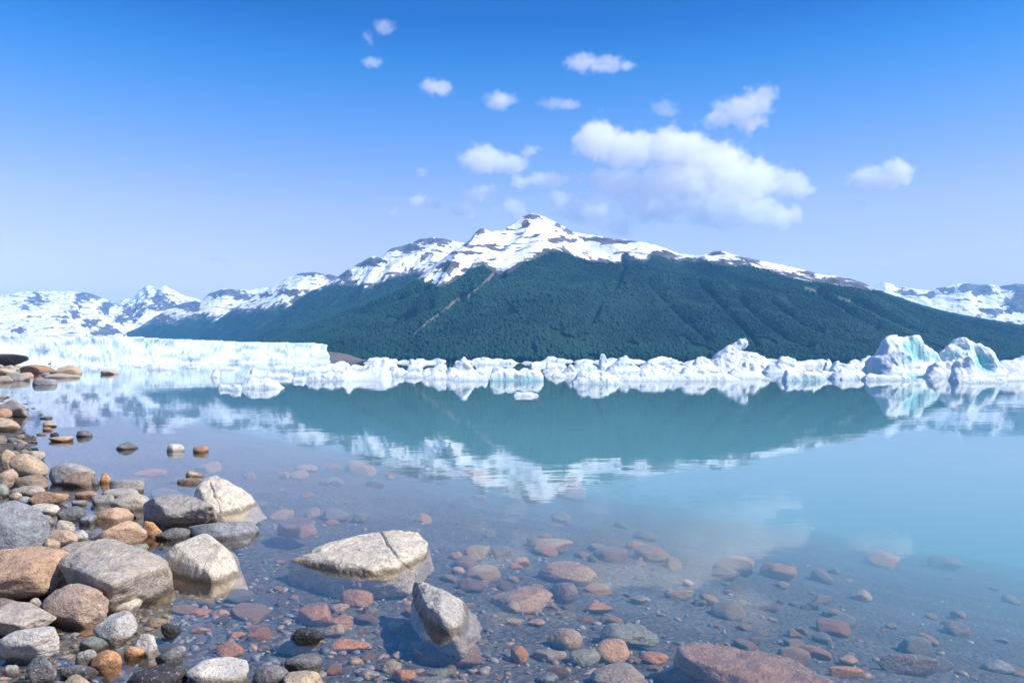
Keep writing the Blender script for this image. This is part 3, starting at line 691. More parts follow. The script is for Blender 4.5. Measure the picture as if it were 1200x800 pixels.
# --- the far end of the shore
for b, c, ty, lb, kw in [
    ((-40, 414.5, 34, 428), 'BK', 'f', 'black rock hump in front of the glacier at the far end of the shore', dict(ratio=.5)),
    ((27, 427, 67, 437), 'RED', 'f', 'reddish brown rock with a bird on it at the far end of the shore', dict(minh=.15)),
    ((67, 428, 95, 438), 'TAN', 'r', 'yellowish tan boulder right of the far reddish brown rock', dict(minh=.15)),
    ((56, 437, 93, 443), 'WARM', 'f', 'low tan ledge awash in front of the far yellowish boulder', dict(minh=.1)),
    ((40, 443, 67, 451), 'BLU', 'f', 'blue grey flat rock lying alone in the water below the far tan ledge', dict(minh=.12)),
    ((8, 436, 35, 446), 'G', 'a', 'grey tilted slab below the far black hump', dict(minh=.15)),
    ((-8, 431, 18, 441), 'TAN', 'f', 'tan flat rock between the black hump and the grey tilted slab', dict(minh=.12)),
    ((-14, 440, 15, 448), 'WARM', 'f', 'pale brown flat rock at the left edge in front of the grey tilted slab', dict(minh=.12)),
    ((9, 429, 22, 434), 'G', 'r', 'small grey rock just left of the far reddish brown rock', {}),
    ((24, 436, 39, 442), 'PEACH', 'f', 'small peach rock in front of the far reddish brown rock', dict(minh=.1)),
    ((49, 436, 58, 440), 'G', 'f', 'tiny grey rock between the reddish rock and the tan ledge', dict(minh=.1)),
    ((117, 433.5, 138, 438.5), 'WARM', 'f', 'low tan rock standing alone in open water before the glacier', dict(minh=.12)),
    ((0, 467, 32, 489), 'G', 'a', 'grey pointed boulder reaching from the left edge into the pale water', {}),
    ((-12, 478, 14, 492), 'RED', 'r', 'reddish boulder under the grey pointed boulder at the left edge', {}),
    ((-14, 489, 22, 507), 'TAN', 'r', 'tan rounded boulder mirrored in still water at the left edge', {}),
    ((51, 493, 66, 500), 'TAN', 'r', 'small tan rock upper of the pair in the pale water', dict(minh=.15)),
    ((50, 500, 62, 504.5), 'RED', 'f', 'small reddish rock lower of the pair in the pale water', dict(minh=.12)),
    ((47, 487.5, 61, 490.5), 'DG', 'f', 'thin dark sliver of rock awash above the tan and reddish pair', dict(minh=.08)),
    ((59, 506.5, 70, 511.5), 'BK', 'a', 'tiny black rock just behind the low tan flat rock in the water', {}),
    ((59, 510, 85, 517.5), 'PEACH', 'f', 'low tan flat rock in the water in front of a tiny black one', dict(minh=.12)),
    ((43, 506.5, 54, 509.5), 'G', 'f', 'thin grey rock awash left of the tiny black rock', dict(minh=.08)),
    ((90, 503.5, 108, 511.5), 'DG', 'a', 'dark grey jagged rock alone in the blue water', dict(minh=.15)),
    ((134, 517.5, 162, 526.5), 'DG', 'r', 'dark grey oval rock with a pale top alone in the blue water', dict(minh=.15)),
    ((196, 519.5, 215, 529), 'PALE', 'r', 'small pale grey rock left of the small red one in open water', {}),
    ((226, 522, 243, 530), 'RED', 'r', 'small red rock in open water beside a pale grey one', {}),
    ((17, 519, 29, 527), 'DG', 'r', 'small dark grey rock at the water edge behind the big tan boulder', {}),
    ((6, 512, 20, 519), 'DG', 'a', 'little dark angular rock at the left shore below the mirrored tan boulder', {}),
    # --- left heap, middle distance
    ((30, 527, 52, 540), 'WARM', 'f', 'grey brown flat rock peeping out behind the big tan boulder', {}),
    ((0, 526, 19, 556), 'TAN', 'r', 'tan boulder at the left edge beside the big tan boulder', {}),
    ((12, 530, 54, 560), 'TAN', 'r', 'big tan rounded boulder with an orange tinge at the head of the heap', {}),
    ((19, 555, 58, 574), 'BRN', 'r', 'brown smooth rock directly below the big tan rounded boulder', {}),
    ((-6, 549, 20, 572), 'PINK', 'r', 'pinkish speckled boulder at the left edge below two tan boulders', {}),
    ((14, 567, 53, 582), 'WARM', 'f', 'long grey tan flat rock below the brown smooth rock', {}),
    ((-6, 566, 11, 582), 'GRN', 'r', 'greenish grey rock at the left edge beside the long flat rock', {}),
    ((11, 576, 26, 586), 'TAN', 'r', 'small tan rock tucked under the long grey tan flat rock', {}),
    ((21, 581, 38, 591), 'BLU', 'a', 'small bluish rock left of the pale cream flat rock', {}),
    ((38, 574, 80, 592), 'RED', 'a', 'reddish brown wedge shaped rock at the water edge of the heap', {}),
    ((33, 589, 70, 604), 'CREAM', 'f', 'pale cream flat rock below the reddish brown wedge', {}),
    ((58, 541, 110, 568), 'G', 'r', 'grey domed boulder in the water with a brown rock leaning on its front', dict(ratio=.6)),
    ((75, 552, 114, 570), 'BRN', 'r', 'brown rock leaning on the front of the grey domed boulder', {}),
    ((103, 560, 116, 569), 'DG', 'r', 'little dark rock at the right foot of the domed boulder', {}),
    ((116, 553, 130, 566), 'ORG', 'r', 'small orange tan rock right of the grey domed boulder', {}),
    ((126, 559, 173, 577), 'G', 'f', 'dark grey slab with a tan top pointing right into the water', {}),
    ((90, 574, 118, 583), 'RED', 'f', 'thin dark reddish slab lying flat in the water', dict(minh=.12)),
    ((107, 578, 137, 591), 'G', 'f', 'grey flat rock in front of the thin dark reddish slab', dict(minh=.15)),
    ((121, 571, 166, 583), 'WARM', 'f', 'low brown grey flat rock under the slab that points right', dict(minh=.12)),
    ((132, 576, 178, 599), 'WARM', 'a', 'grey brown angular rock touching the big grey flat boulder', {}),
    ((84, 585, 101, 592), 'G', 'f', 'flat grey stone just awash left of the grey flat rock', dict(minh=.08)),
    ((217, 551, 239, 559), 'TAN', 'r', 'small tan rock behind the big pale pointed boulder', dict(minh=.14)),
    ((208, 559, 237, 566.5), 'BRN', 'f', 'rusty brown flat rock in front of the small tan one', dict(minh=.12)),
    ((109, 591, 161, 611), 'PEACH', 'b', 'tan oblong rock between the angular and the dark glinting rocks', {}),
    ((69, 593, 99, 608), 'DG', 'a', 'dark rock with a white vein in the middle of the heap', {}),
    ((91, 602, 111, 614), 'BLU', 'a', 'small blue grey block in front of the dark veined rock', {}),
    ((42, 602, 63, 616), 'G', 'r', 'small grey round stone right of the dark blue grey granite boulder', {}),
    ((66, 608, 91, 625), 'WARM', 'r', 'round brown grey stone behind the peach boulder', {}),
    ((52, 619, 92, 639), 'PINK', 'a', 'pinkish brown stone stacked behind the big flat topped boulder', {}),
    ((86, 620, 103, 634), 'PALE', 'r', 'small whitish stone at the left end of the peach boulder', {}),
    ((51, 630, 70, 644), 'TAN', 'r', 'small tan stone wedged behind the big flat topped boulder', {}),
    ((-30, 584, 51, 650), 'BLU', 'b', 'dark blue grey granite boulder with pale specks at the left edge', dict(ratio=.6, seed=77)),
    ((98, 608, 173, 641), 'PEACH', 'r', 'peach coloured boulder with a crack across it', dict(ratio=.55, seed=23)),
    ((161, 608, 192, 629), 'ORG', 'a', 'wet orange brown rock right of the peach boulder', {}),
    ((183, 616, 224, 632), 'DG', 'r', 'wet dark grey rock left of the slate slab', {}),
    ((219, 607, 300, 631), 'BLU', 'f', 'slate grey slab sloping right into the water', dict(ratio=.5, minh=.14)),
    ((154, 636, 173, 647), 'GRN', 'f', 'wet greenish stone under the peach boulder', {}),
    ((-50, 640, 88, 704), 'PEACH', 'r', 'peach granite boulder with a dark underside at the left edge', dict(ratio=.5, seed=8)),
    ((46, 681, 129, 735), 'PINK', 'a', 'striped pink grey angular boulder below the biggest flat topped one', dict(ratio=.62, seed=63)),
    ((-30, 705, 61, 750), 'WARM', 'b', 'grey pink broad boulder at the left edge under the peach granite', dict(ratio=.6, seed=15)),
    ((-8, 699, 26, 716), 'BRN', 'a', 'brown stone jammed between the peach granite and the broad grey pink boulder', {}),
    ((33, 700, 48, 711), 'CREAM', 'r', 'small cream stone left of the striped boulder', {}),
    ((0, 732, 69, 780), 'PALE', 'r', 'whitish rough boulder in front of the broad grey pink one', dict(ratio=.6, seed=51)),
    ((111, 714, 162, 752), 'PALE', 'a', 'light blue grey angular stone standing in the shallows', dict(seed=70)),
    ((128, 700, 163, 719), 'WARM', 'a', 'brown grey stone behind the light blue grey angular one', {}),
    ((158, 741, 187, 768), 'PALE', 'a', 'small pale knobbly stone standing in the shallows', {}),
    ((93, 744, 125, 762), 'GRN', 'r', 'wet grey green oval stone left of the light blue grey one', dict(minh=.25)),
    ((89, 759, 114, 779), 'G', 'r', 'round wet grey stone below the grey green oval one', {}),
    ((107, 758, 143, 784), 'ORG', 'b', 'wet orange brown stone in the shallows', {}),
    ((145, 756, 169, 771), 'ORG', 'a', 'small wet orange stone under the pale knobbly one', {}),
    ((181, 756, 214, 777), 'DG', 'b', 'dark grey wet stone right of the small pale knobbly one', {}),
    ((73, 776, 114, 794), 'DG', 'r', 'dark grey wet oblong stone near the bottom edge', {}),
    ((149, 773, 217, 806), 'BK', 'f', 'black glossy wet slab at the bottom edge', dict(seed=37)),
    ((219, 766, 293, 802), 'PALE', 'b', 'pale grey stone with a rough crest at the bottom edge', dict(seed=29)),
    ((62, 788, 121, 835), 'TAN', 'r', 'tan boulder cut off by the bottom edge', {}),
    ((31, 766, 64, 806), 'DG', 'a', 'black wedge of wet rock right of the whitish rough boulder', {}),
    ((5, 778, 24, 791), 'G', 'r', 'small grey stone under the whitish rough boulder', {}),
    ((187, 728, 213, 742), 'BK', 'a', 'black wet stone in the shallows above the dark grey one', {}),
    # --- in the water, middle
    ((340, 733, 381, 750), 'BK', 'f', 'black wet stone breaking the surface near the bottom edge', dict(minh=.12)),
    ((335, 765, 378, 785), 'DG', 'r', 'dark stone with a pale glinting end near the bottom edge', {}),
    ((296, 777, 342, 806), 'DG', 'a', 'dark glinting wet stone with a white streak at the bottom edge', {}),
    ((332, 783, 385, 812), 'TAN', 'f', 'tan speckled leaf shaped stone at the bottom edge', {}),
]:
    stone(b, c, ty, lb, SH, **kw)

# --- on the bed, each one as it lies in the photograph
UW = 'stones on the lake bed'
for b, c, ty, lb, kw in [
    ((182, 632, 219, 640), 'ORG', 'f', 'flat orange stone under water between the slate slab and the cream boulder', {}),
    ((156, 703, 178, 713), 'ORG', 'f', 'orange stone under water right of the brown grey stone', {}),
    ((172, 721, 196, 737), 'WARM', 'r', 'grey tan stone under water below the cream four sided boulder', {}),
    ((223, 713, 247, 724), 'ORG', 'a', 'orange angular drowned stone, left of a pair below the cream boulder', {}),
    ((247, 713, 270, 725), 'PEACH', 'a', 'peach drowned stone, right of a pair below the cream boulder', {}),
    ((222, 734, 247, 743), 'ORG', 'f', 'flat orange drowned stone below the peach and orange pair', {}),
    ((266, 739, 287, 750), 'ORG', 'r', 'orange round drowned stone at the top of a stack of three', {}),
    ((253, 750, 286, 770), 'ORG', 'a', 'bigger orange drowned stone at the foot of a stack of three', {}),
    ((203, 755, 218, 765), 'PALE', 'f', 'small pale drowned chip above the pale grey crested stone', {}),
    ((92, 735, 111, 746), 'ORG', 'r', 'bright orange wet stone under the striped angular boulder', {}),
    ((398, 687, 437, 711), 'RED', 'a', 'red brown angular drowned stone below the big flat pale rock', {}),
    ((424, 687, 448, 697), 'RED', 'f', 'thin reddish drowned stone touching the red brown angular one', {}),
    ((347, 707, 389, 736), 'RED', 'r', 'large round dim reddish drowned stone', {}),
    ((385, 706, 409, 720), 'PINK', 'r', 'pinkish drowned stone right of the large round reddish one', {}),
    ((384, 719, 414, 738), 'RED', 'b', 'reddish drowned stone below the pinkish one', {}),
    ((424, 709, 443, 723), 'BRN', 'b', 'brown drowned stone below the thin reddish one', {}),
    ((320, 742, 379, 769), 'WARM', 'r', 'broad grey brown oval drowned stone', {}),
    ((379, 728, 404, 748), 'TAN', 'b', 'tan drowned stone right of the black breaking one', {}),
    ((388, 745, 433, 767), 'ORG', 'b', 'bright orange drowned stone lit from above', {}),
    ((479, 749, 566, 783), 'BRN', 'r', 'purple brown large drowned stone below the grey white pointed rock', {}),
    ((532, 768, 559, 780), 'ORG', 'f', 'orange drowned stone at the foot of the purple brown one', {}),
    ((458, 780, 488, 801), 'ORG', 'b', 'orange brown blocky drowned stone at the bottom edge', {}),
    ((447, 772, 471, 789), 'TAN', 'r', 'tan drowned stone above the orange brown blocky one', {}),
    ((419, 782, 446, 797), 'WARM', 'r', 'grey tan round drowned stone left of the orange brown blocky one', {}),
    ((496, 782, 531, 797), 'GRN', 'r', 'greenish drowned stone right of the orange brown blocky one', {}),
    ((455, 724, 474, 741), 'TAN', 'b', 'tan drowned stone left of the grey white pointed rock', {}),
    ((459, 762, 472, 772), 'PINK', 'r', 'small pink drowned stone left of the purple brown one', {}),
    ((480, 790, 530, 812), 'BLU', 'f', 'bluish flat drowned stone at the bottom edge', {}),
    ((527, 646, 546, 656), 'ORG', 'r', 'small orange drowned stone right of the big flat pale rock', {}),
    ((542, 637, 574, 658), 'TAN', 'f', 'pale tan flat drowned stone right of the small orange one', {}),
    ((528, 663, 545, 673), 'PINK', 'r', 'small pink drowned stone above the grey white pointed rock', {}),
    ((573, 687, 648, 718), 'PINK', 'a', 'long pink drowned slab right of the grey white pointed rock', {}),
    ((592, 704, 610, 719), 'TAN', 'b', 'tan drowned stone under the left end of the long pink slab', {}),
    ((630, 657, 699, 685), 'PINK', 'r', 'large pink orange drowned stone with a pale band', {}),
    ((620, 629, 672, 649), 'TAN', 'f', 'dim tan drowned slab behind the large pink orange one', {}),
    ((600, 651, 622, 664), 'ORG', 'r', 'orange drowned stone left of the large pink orange one', {}),
    ((640, 679, 677, 707), 'BRN', 'b', 'dim brown drowned stone below the large pink orange one', {}),
    ((683, 704, 718, 720), 'ORG', 'r', 'orange drowned stone between the dim brown and the small tan ones', {}),
    ((738, 697, 761, 709), 'TAN', 'r', 'small tan drowned stone right of the orange one', {}),
    ((703, 727, 772, 763), 'GRN', 'a', 'grey green angular drowned stone with a dark left side', {}),
    ((697, 746, 738, 779), 'PEACH', 'a', 'peach drowned stone leaning on the grey green angular one', {}),
    ((749, 762, 784, 779), 'ORG', 'f', 'orange brown flat drowned stone right of the peach one', {}),
    ((642, 732, 683, 763), 'TAN', 'b', 'long tan drowned stone left of the peach one', {}),
    ((667, 762, 704, 782), 'GRN', 'r', 'grey green striped drowned stone below the long tan one', {}),
    ((691, 777, 756, 808), 'WARM', 'r', 'broad grey tan drowned stone at the bottom edge', {}),
    ((625, 758, 664, 777), 'WARM', 'f', 'pale brown flat drowned stone left of the grey green striped one', {}),
    ((598, 756, 620, 778), 'ORG', 'r', 'round orange drowned stone by the pale brown flat one', {}),
    ((618, 724, 639, 735), 'PEACH', 'r', 'small peach drowned stone below the long pink slab', {}),
    ((592, 722, 611, 733), 'PINK', 'r', 'small pink oval drowned stone below the left end of the long pink slab', {}),
    ((815, 775, 851, 789), 'ORG', 'a', 'orange chip lying against the very long pinkish slab', {}),
    ((768, 776, 832, 806), 'BRN', 'b', 'dark brown drowned stone left of the very long pinkish slab', {}),
    ((629, 786, 655, 804), 'BLU', 'b', 'bluish drowned stone at the bottom edge left of the broad grey tan one', {}),
    ((778, 690, 814, 703), 'TAN', 'f', 'tan flat drowned stone under the cloud reflection', {}),
    ((799, 678, 813, 688), 'PINK', 'r', 'small pink drowned stone above the tan flat one', {}),
    ((983, 767, 1008, 781), 'PEACH', 'r', 'peach drowned stone right of the very long pinkish slab', {}),
    ((970, 779, 1012, 795), 'ORG', 'f', 'flat orange drowned stone in front of the peach one', {}),
    ((1030, 764, 1102, 792), 'BRN', 'f', 'dim brown drowned slab near the lower right corner', {}),
    ((1150, 772, 1190, 788), 'BLU', 'r', 'dim bluish drowned stone near the lower right corner', {}),
    ((995, 690, 1022, 704), 'PINK', 'r', 'dim pink drowned stone under the lone small cloud reflection', {}),
]:
    stone(b, c, ty, lb, UW, bed=True, name='lakebed_stone', cat='stone', minh=.3, **kw)

# --- smaller stones that nothing tells apart: a few shapes, copied
PROTO = []
for k in range(8):
    v, f = stone_mesh(900 + k, ('a', 'b', 'f', 'r', 'a', 'b', 'b', 'f')[k], 4)
    me = mesh_obj('small_stone', v, f, MR); PROTO.append(me.data); bpy.data.objects.remove(me)
TAKEN = []
def free(x, y, r):
    for a, b, q in TAKEN:
        if (a - x)**2 + (b - y)**2 < (q + r)**2: return False
    TAKEN.append((x, y, r)); return True
for o in list(COL.objects):
    if o.name.startswith('lakebed_stone') or o.name.startswith('shore_rock'):
        TAKEN.append((o.location.x, o.location.y, .40 * min(o.dimensions.x, o.dimensions.y) + .0))
BEDLAB = {'ORG': 'small orange stone on the lake bed seen through the clear shallow water', 'PINK': 'small pinkish stone on the lake bed seen through the clear shallow water',
          'TAN': 'small tan stone on the lake bed seen through the clear shallow water', 'GRN': 'small grey green stone on the lake bed seen through the clear shallow water',
          'BRN': 'small brown stone on the lake bed seen through the clear shallow water', 'BLU': 'small blue grey stone on the lake bed seen through the clear shallow water'}
def fill_bed(n, pick, size):
    done = 0; tries = 0
    while done < n and tries < 6000:
        tries += 1
        px, py = pick()
        w = size(px, py)
        z0 = 0.
        Y = 4
        for _ in range(20):
            Y = (CH - z0) / ((py - HZ) / F); z0 = lerp(z0, float(ground_z(wpos(px, Y), Y)), .6)
        X = wpos(px, Y)
        if z0 > -.03: continue
        wm = w / F * Y
        if not free(X, Y, wm * .42): continue
        c = rng.choice(['ORG', 'ORG', 'PINK', 'TAN', 'TAN', 'GRN', 'BRN', 'BRN', 'BLU', 'PINK'])
        o = bpy.data.objects.new('lakebed_stone', PROTO[rng.randrange(8)]); COL.objects.link(o)
        h = min(wm * rng.uniform(.35, .6), -z0 * .8)
        o.scale = (wm / 2 * rng.uniform(.9, 1.1), wm / 2 * rng.uniform(.6, 1.0), h / 2); o.rotation_euler = (rng.uniform(-.15, .15), rng.uniform(-.15, .15), rng.uniform(0, 6.28))
        o.location = (X, Y, z0 + h * .28)
        q = CO[c]; j = rng.uniform(.85, 1.25); o.color = (q[0] * j * 1.08, q[1] * j, q[2] * j * .9, 1)
        tag(o, BEDLAB[c], 'stone', UW + ', ' + {'ORG': 'orange', 'PINK': 'pinkish', 'TAN': 'tan', 'GRN': 'grey green', 'BRN': 'brown', 'BLU': 'blue grey'}[c]); done += 1
def pick_mid():
    px = rng.uniform(190, 1000); py = rng.uniform(655, 812)
    return px, py
fill_bed(165, pick_mid, lambda x, y: rng.choice([9, 12, 14, 17, 20, 26, 34, 44]))
def pick_far():
    return rng.uniform(140, 760), rng.uniform(545, 660)
fill_bed(50, pick_far, lambda x, y: rng.choice([18, 24, 30, 38]))
def pick_right():
    return rng.uniform(820, 1195), rng.uniform(660, 800)
fill_bed(22, pick_right, lambda x, y: rng.choice([16, 22, 30, 42]))

def fill_shore(n, region, sizes, lab, group, cols):
    done = 0; tries = 0
    while done < n and tries < 3000:
        tries += 1
        px, py = region()
        w = rng.choice(sizes)
        Y = CH * F / (py - HZ); X = wpos(px, Y); g = float(ground_z(X, Y)); z0 = max(g, 0)
        Y = (CH - z0) / ((py - HZ) / F); X = wpos(px, Y); g = float(ground_z(X, Y))
        if g < -.10: continue
        wm = w / F * Y
        if not free(X, Y, wm * .45): continue
        o = bpy.data.objects.new('shore_stone', PROTO[rng.randrange(8)]); COL.objects.link(o)
        h = wm * rng.uniform(.45, .75)
        o.scale = (wm / 2, wm / 2 * rng.uniform(.6, 1.), h / 2); o.rotation_euler = (rng.uniform(-.2, .2), rng.uniform(-.2, .2), rng.uniform(0, 6.28))
        o.location = (X, Y, g + h * .3)
        q = CO[rng.choice(cols)]; j = rng.uniform(.75, 1.1); o.color = (q[0] * j, q[1] * j, q[2] * j, 1)
        tag(o, lab, 'stone', group); done += 1
fill_shore(72, lambda: (rng.uniform(-20, 200), rng.uniform(580, 800)), [6, 7, 9, 11, 13, 16, 20], 'small stone wedged among the big boulders of the near shore', 'small stones among the near boulders', ['G', 'TAN', 'DG', 'WARM', 'BRN', 'PINK', 'ORG', 'BLU'])
fill_shore(36, lambda: (rng.uniform(-10, 45), rng.uniform(505, 590)), [6, 8, 10, 13], 'small stone in the gaps of the boulder heap at the left edge', 'small stones in the boulder heap', ['G', 'TAN', 'DG', 'WARM', 'BRN', 'BLU'])
fill_shore(26, lambda: (rng.uniform(-10, 48), rng.uniform(446, 486)), [5, 6, 8, 9], 'little dark stone poking out of the pale water near the left edge', 'little stones in the pale water', ['G', 'DG', 'BRN', 'DG', 'TAN'])
fill_shore(22, lambda: (rng.uniform(-10, 60), rng.uniform(430, 446)), [6, 8, 11], 'small stone on the far end of the shore before the glacier', 'small stones at the far shore', ['TAN', 'G', 'BRN', 'WARM'])

# gravel between the stones: nobody could count it
def gravel():
    R = np.random.RandomState(21)
    d, f = ico(2)
    V = []; Fc = []; T = []; b = 0
    n = 5200
    px = R.uniform(-60, 1260, n); py = 560 + 270 * R.rand(n)**.75
    Y = CH * F / (py - HZ); X = (px - 600) / F * Y
    for _ in range(8):
        Z = ground_z(X, Y); Y = (CH - Z) * F / (py - HZ); X = (px - 600) / F * Y
    dd = shore_d(X, Y)
    keep = R.rand(n) < np.clip(1.15 - dd / 6, .12, 1)
    X, Y = X[keep], Y[keep]; Z = ground_z(X, Y); n = len(X)
    r = .008 + .022 * R.rand(n)**2
    for i in range(n):
        q = R.normal(size=(3, 3)) * .22 + np.eye(3)
        v = (d * (1 + .18 * R.normal(size=(len(d), 1)) * 0.6)) @ q * np.array([1, .85, .6]) * r[i] + np.array([X[i], Y[i], Z[i] + .25 * r[i]])
        V.append(v); Fc.append(f + b); b += len(d); T.append(np.full(len(d), R.rand()))
    m, t, out = new_mat('gravel_stone')
    a = t.attr('tint').outputs['Fac']
    col = t.ramp(a, [(0, (.13, .125, .12)), (.25, (.30, .26, .21)), (.45, (.2, .21, .21)), (.6, (.40, .23, .12)), (.75, (.24, .18, .13)), (.9, (.36, .33, .29)), (1, (.15, .14, .14))])
    geo = t.n('ShaderNodeNewGeometry')
    nn = t.noise(geo.outputs['Position'], 90, 3, .6)
    col = t.mix(t.mrange(nn, .35, .65), t.mix(1.0, col, (.65, .65, .66), 'MULTIPLY'), col)
    prin(t, out, col, .5, .4)
    o = mesh_obj('gravel', np.concatenate(V), np.concatenate(Fc), m)
    add_attr(o, 'tint', np.concatenate(T))
    tag(o, 'loose brown and grey gravel covering the shallow lake bed', 'gravel', kind='stuff')
gravel()

# the bird on the far reddish rock
def bird():
    Y = 101.0; X = wpos(58.5, Y); z = .02
    zt = CH - (429.2 - HZ) / F * Y
    ang = np.linspace(0, 2 * np.pi, 15)[:-1]
    # one continuous body: tail, back, breast, neck, head, bill as stacked rings along a bent spine (s, h, radius) in metres
    sp = [(-.30, .20, .004), (-.24, .225, .03), (-.15, .26, .07), (-.05, .30, .095), (.05, .35, .09), (.11, .42, .065), (.125, .50, .042), (.13, .57, .034), (.15, .62, .045), (.18, .645, .04), (.215, .64, .018), (.26, .63, .010), (.30, .622, .003)]
    V = []
    for i, (s, h, r) in enumerate(sp):
        a = np.array(sp[max(i - 1, 0)][:2]); b = np.array(sp[min(i + 1, len(sp) - 1)][:2]); tg = (b - a) / np.linalg.norm(b - a); nn = np.array([-tg[1], tg[0]])
        V.append(np.stack([s + nn[0] * r * np.sin(ang), r * .85 * np.cos(ang), h + nn[1] * r * np.sin(ang)], -1))
    V = np.concatenate(V); n = len(sp); k = len(ang)
    fc = np.array([(i * k + j, (i + 1) * k + j, (i + 1) * k + (j + 1) % k, i * k + (j + 1) % k) for i in range(n - 1) for j in range(k)])
    m, t, out = new_mat('plumage'); prin(t, out, (.05, .06, .075), .6, .3)
    o = mesh_obj('bird', V, fc, m); o.location = (X, Y, zt); o.rotation_euler = (0, 0, .15)
    tag(o, 'dark upright water bird standing on the far reddish brown rock', 'bird')
    for sgn in (-1, 1):
        lv = np.array([(x, y, zz) for zz in (-.1, .24) for x, y in ((-.012, -.012), (.012, -.012), (.012, .012), (-.012, .012))]) + np.array([.02, sgn * .04, 0])
        lf = np.array([(0, 1, 5, 4), (1, 2, 6, 5), (2, 3, 7, 6), (3, 0, 4, 7), (3, 2, 1, 0), (4, 5, 6, 7)])
        mesh_obj('leg', lv, lf, m, False, o)
bird()
# ------------------------------------------------------------------ ice on the lake
MI = mat_ice()
IG = 'icebergs and ice floes in the drift belt'
def finish_ice(o, label, cat, aq=.5, group=IG):
    o.color = (1, 1, 1, aq)
    tag(o, label, cat, group)
def berg(yb, rows, D, label, aq=.5, seed=1, n=150, m=70, rough=.25, cat='iceberg', aqua=(), name='iceberg', group=IG, fs=1.0):
    """a sculpted iceberg: rows of outlines (depth fraction, [(px, py) ...]) from the front to the back"""
    Y0 = CH * F / (yb - HZ)
    xs = [p[0] for r in rows for p in r[1]]; x0, x1 = min(xs), max(xs)
    u = np.linspace(x0, x1, n)
    ts = np.array([r[0] for r in rows]); Hs = np.stack([np.where((u < r[1][0][0]) | (u > r[1][-1][0]), yb + 6, curve(r[1], u)) for r in rows], 0)
    Hs = (yb - Hs) / F * Y0
    v = np.linspace(0, 1, m)
    Z = np.zeros((n, m))
    for i in range(n):
        a = np.interp(v, ts, Hs[:, i]); Z[i] = a
    # ease the slopes between the outlines
    for _ in range(2):
        Z[:, 1:-1] = (Z[:, :-2] + 2 * Z[:, 1:-1] + Z[:, 2:]) / 4
    U, V = np.meshgrid(u, v, indexing='ij')
    Yw = Y0 + D * V; Xw = wpos(U, Y0) * 1.0
    s = seed * 7.7
    k = 1.3 * fs
    mask = np.clip(Z / .6 * fs, 0, 1)
    Xn = Xw + mask * rough * .5 * fbm(Xw * k, Yw * k, s + Z * k, 4)
    Yn = Yw + mask * rough * 1.5 * fbm(Xw * .8 * fs, Z * .9 * fs + s, Yw * .5 * fs, 4) + mask * rough * .8 * ridged(Xw * .7 * fs, Z * .8 * fs, s, 3)
    Zn = Z + mask * rough * .35 * ridged(Xw * 1.1 * fs, Yw * 1.1 * fs, s, 4)
    aqv = np.zeros_like(Z)
    for cx, cyy, rx, ry, st in aqua:
        PY = yb - Zn * F / Y0
        aqv = np.maximum(aqv, st * (1 - sstep(.5, 1.15, np.hypot((U - cx) / rx, (PY - cyy) / ry) + .25 * fbm(Xw * 1.2, Zn * 1.2, s, 3))) * (V < .75))
    top = np.stack([Xn, Yn, Zn], -1).reshape(-1, 3)
    bot = np.stack([Xw, Yw, np.full_like(Z, -min(1.6, .08 + .5 * float(Hs.max())))], -1).reshape(-1, 3)
    gf = grid_faces(n, m)
    ring = np.concatenate([np.arange(m), np.arange(1, n) * m + m - 1, (n - 1) * m + np.arange(m - 2, -1, -1), np.arange(n - 2, 0, -1) * m])
    rn = np.roll(ring, -1); N = n * m
    sf = np.stack([ring, rn, rn + N, ring + N], 1)
    o = mesh_obj(name, np.concatenate([top, bot]), [np.concatenate([gf, gf[:, ::-1] + N, sf])], MI)
    add_attr(o, 'aqua', np.concatenate([aqv.ravel(), np.zeros(N)]))
    finish_ice(o, label, cat, aq, group)
    return o

def outline(R, typ, lead, n):
    """heights 0..1 of a broken ice block along its width"""
    x = np.linspace(0, 1, n)
    k = max(4, int(3 + n / 9))
    cx = np.sort(np.concatenate([[0, 1], (np.arange(1, k) + R.uniform(-.35, .35, k - 1)) / k]))
    if typ == 'a': base = np.clip(1 - np.abs(cx - lead) / np.where(cx < lead, max(lead, .15), max(1 - lead, .15)) * .8, .15, 1) * R.uniform(.72, 1.1, len(cx))
    elif typ == 'b': base = np.where(np.abs(cx - lead) < R.uniform(.16, .3), 1.0, R.uniform(.4, .8, len(cx)))
    elif typ == 'r': base = np.sqrt(np.clip(1.04 - ((cx - .5 - (lead - .5) * .3) * 1.96)**2, .08, 1)) * R.uniform(.82, 1.08, len(cx))
    else: base = R.uniform(.55, 1.0, len(cx))
    h = np.interp(x, cx, base)
    st = np.repeat(base, 2)[1:]; sx = np.repeat(cx, 2)[:-1]                  # stepped version: broken faces
    h = lerp(h, np.interp(x, sx + np.arange(len(sx)) * 1e-6, st[:len(sx)]), {'a': .3, 'b': .45, 'r': .1, 'f': .4}[typ])
    s = R.rand() * 90
    for _ in range(2): h[1:-1] = (h[:-2] + 2 * h[1:-1] + h[2:]) / 4
    h = h * (1 + .14 * fbm(x * n / 13, s, 0, 3)) + .03 * fbm(x * n / 6, s, 5, 3)
    e = .16 if typ != 'f' else .09
    h = h * np.clip(.30 + np.minimum(x, 1 - x) / e, 0, 1)
    return x, h / h.max()
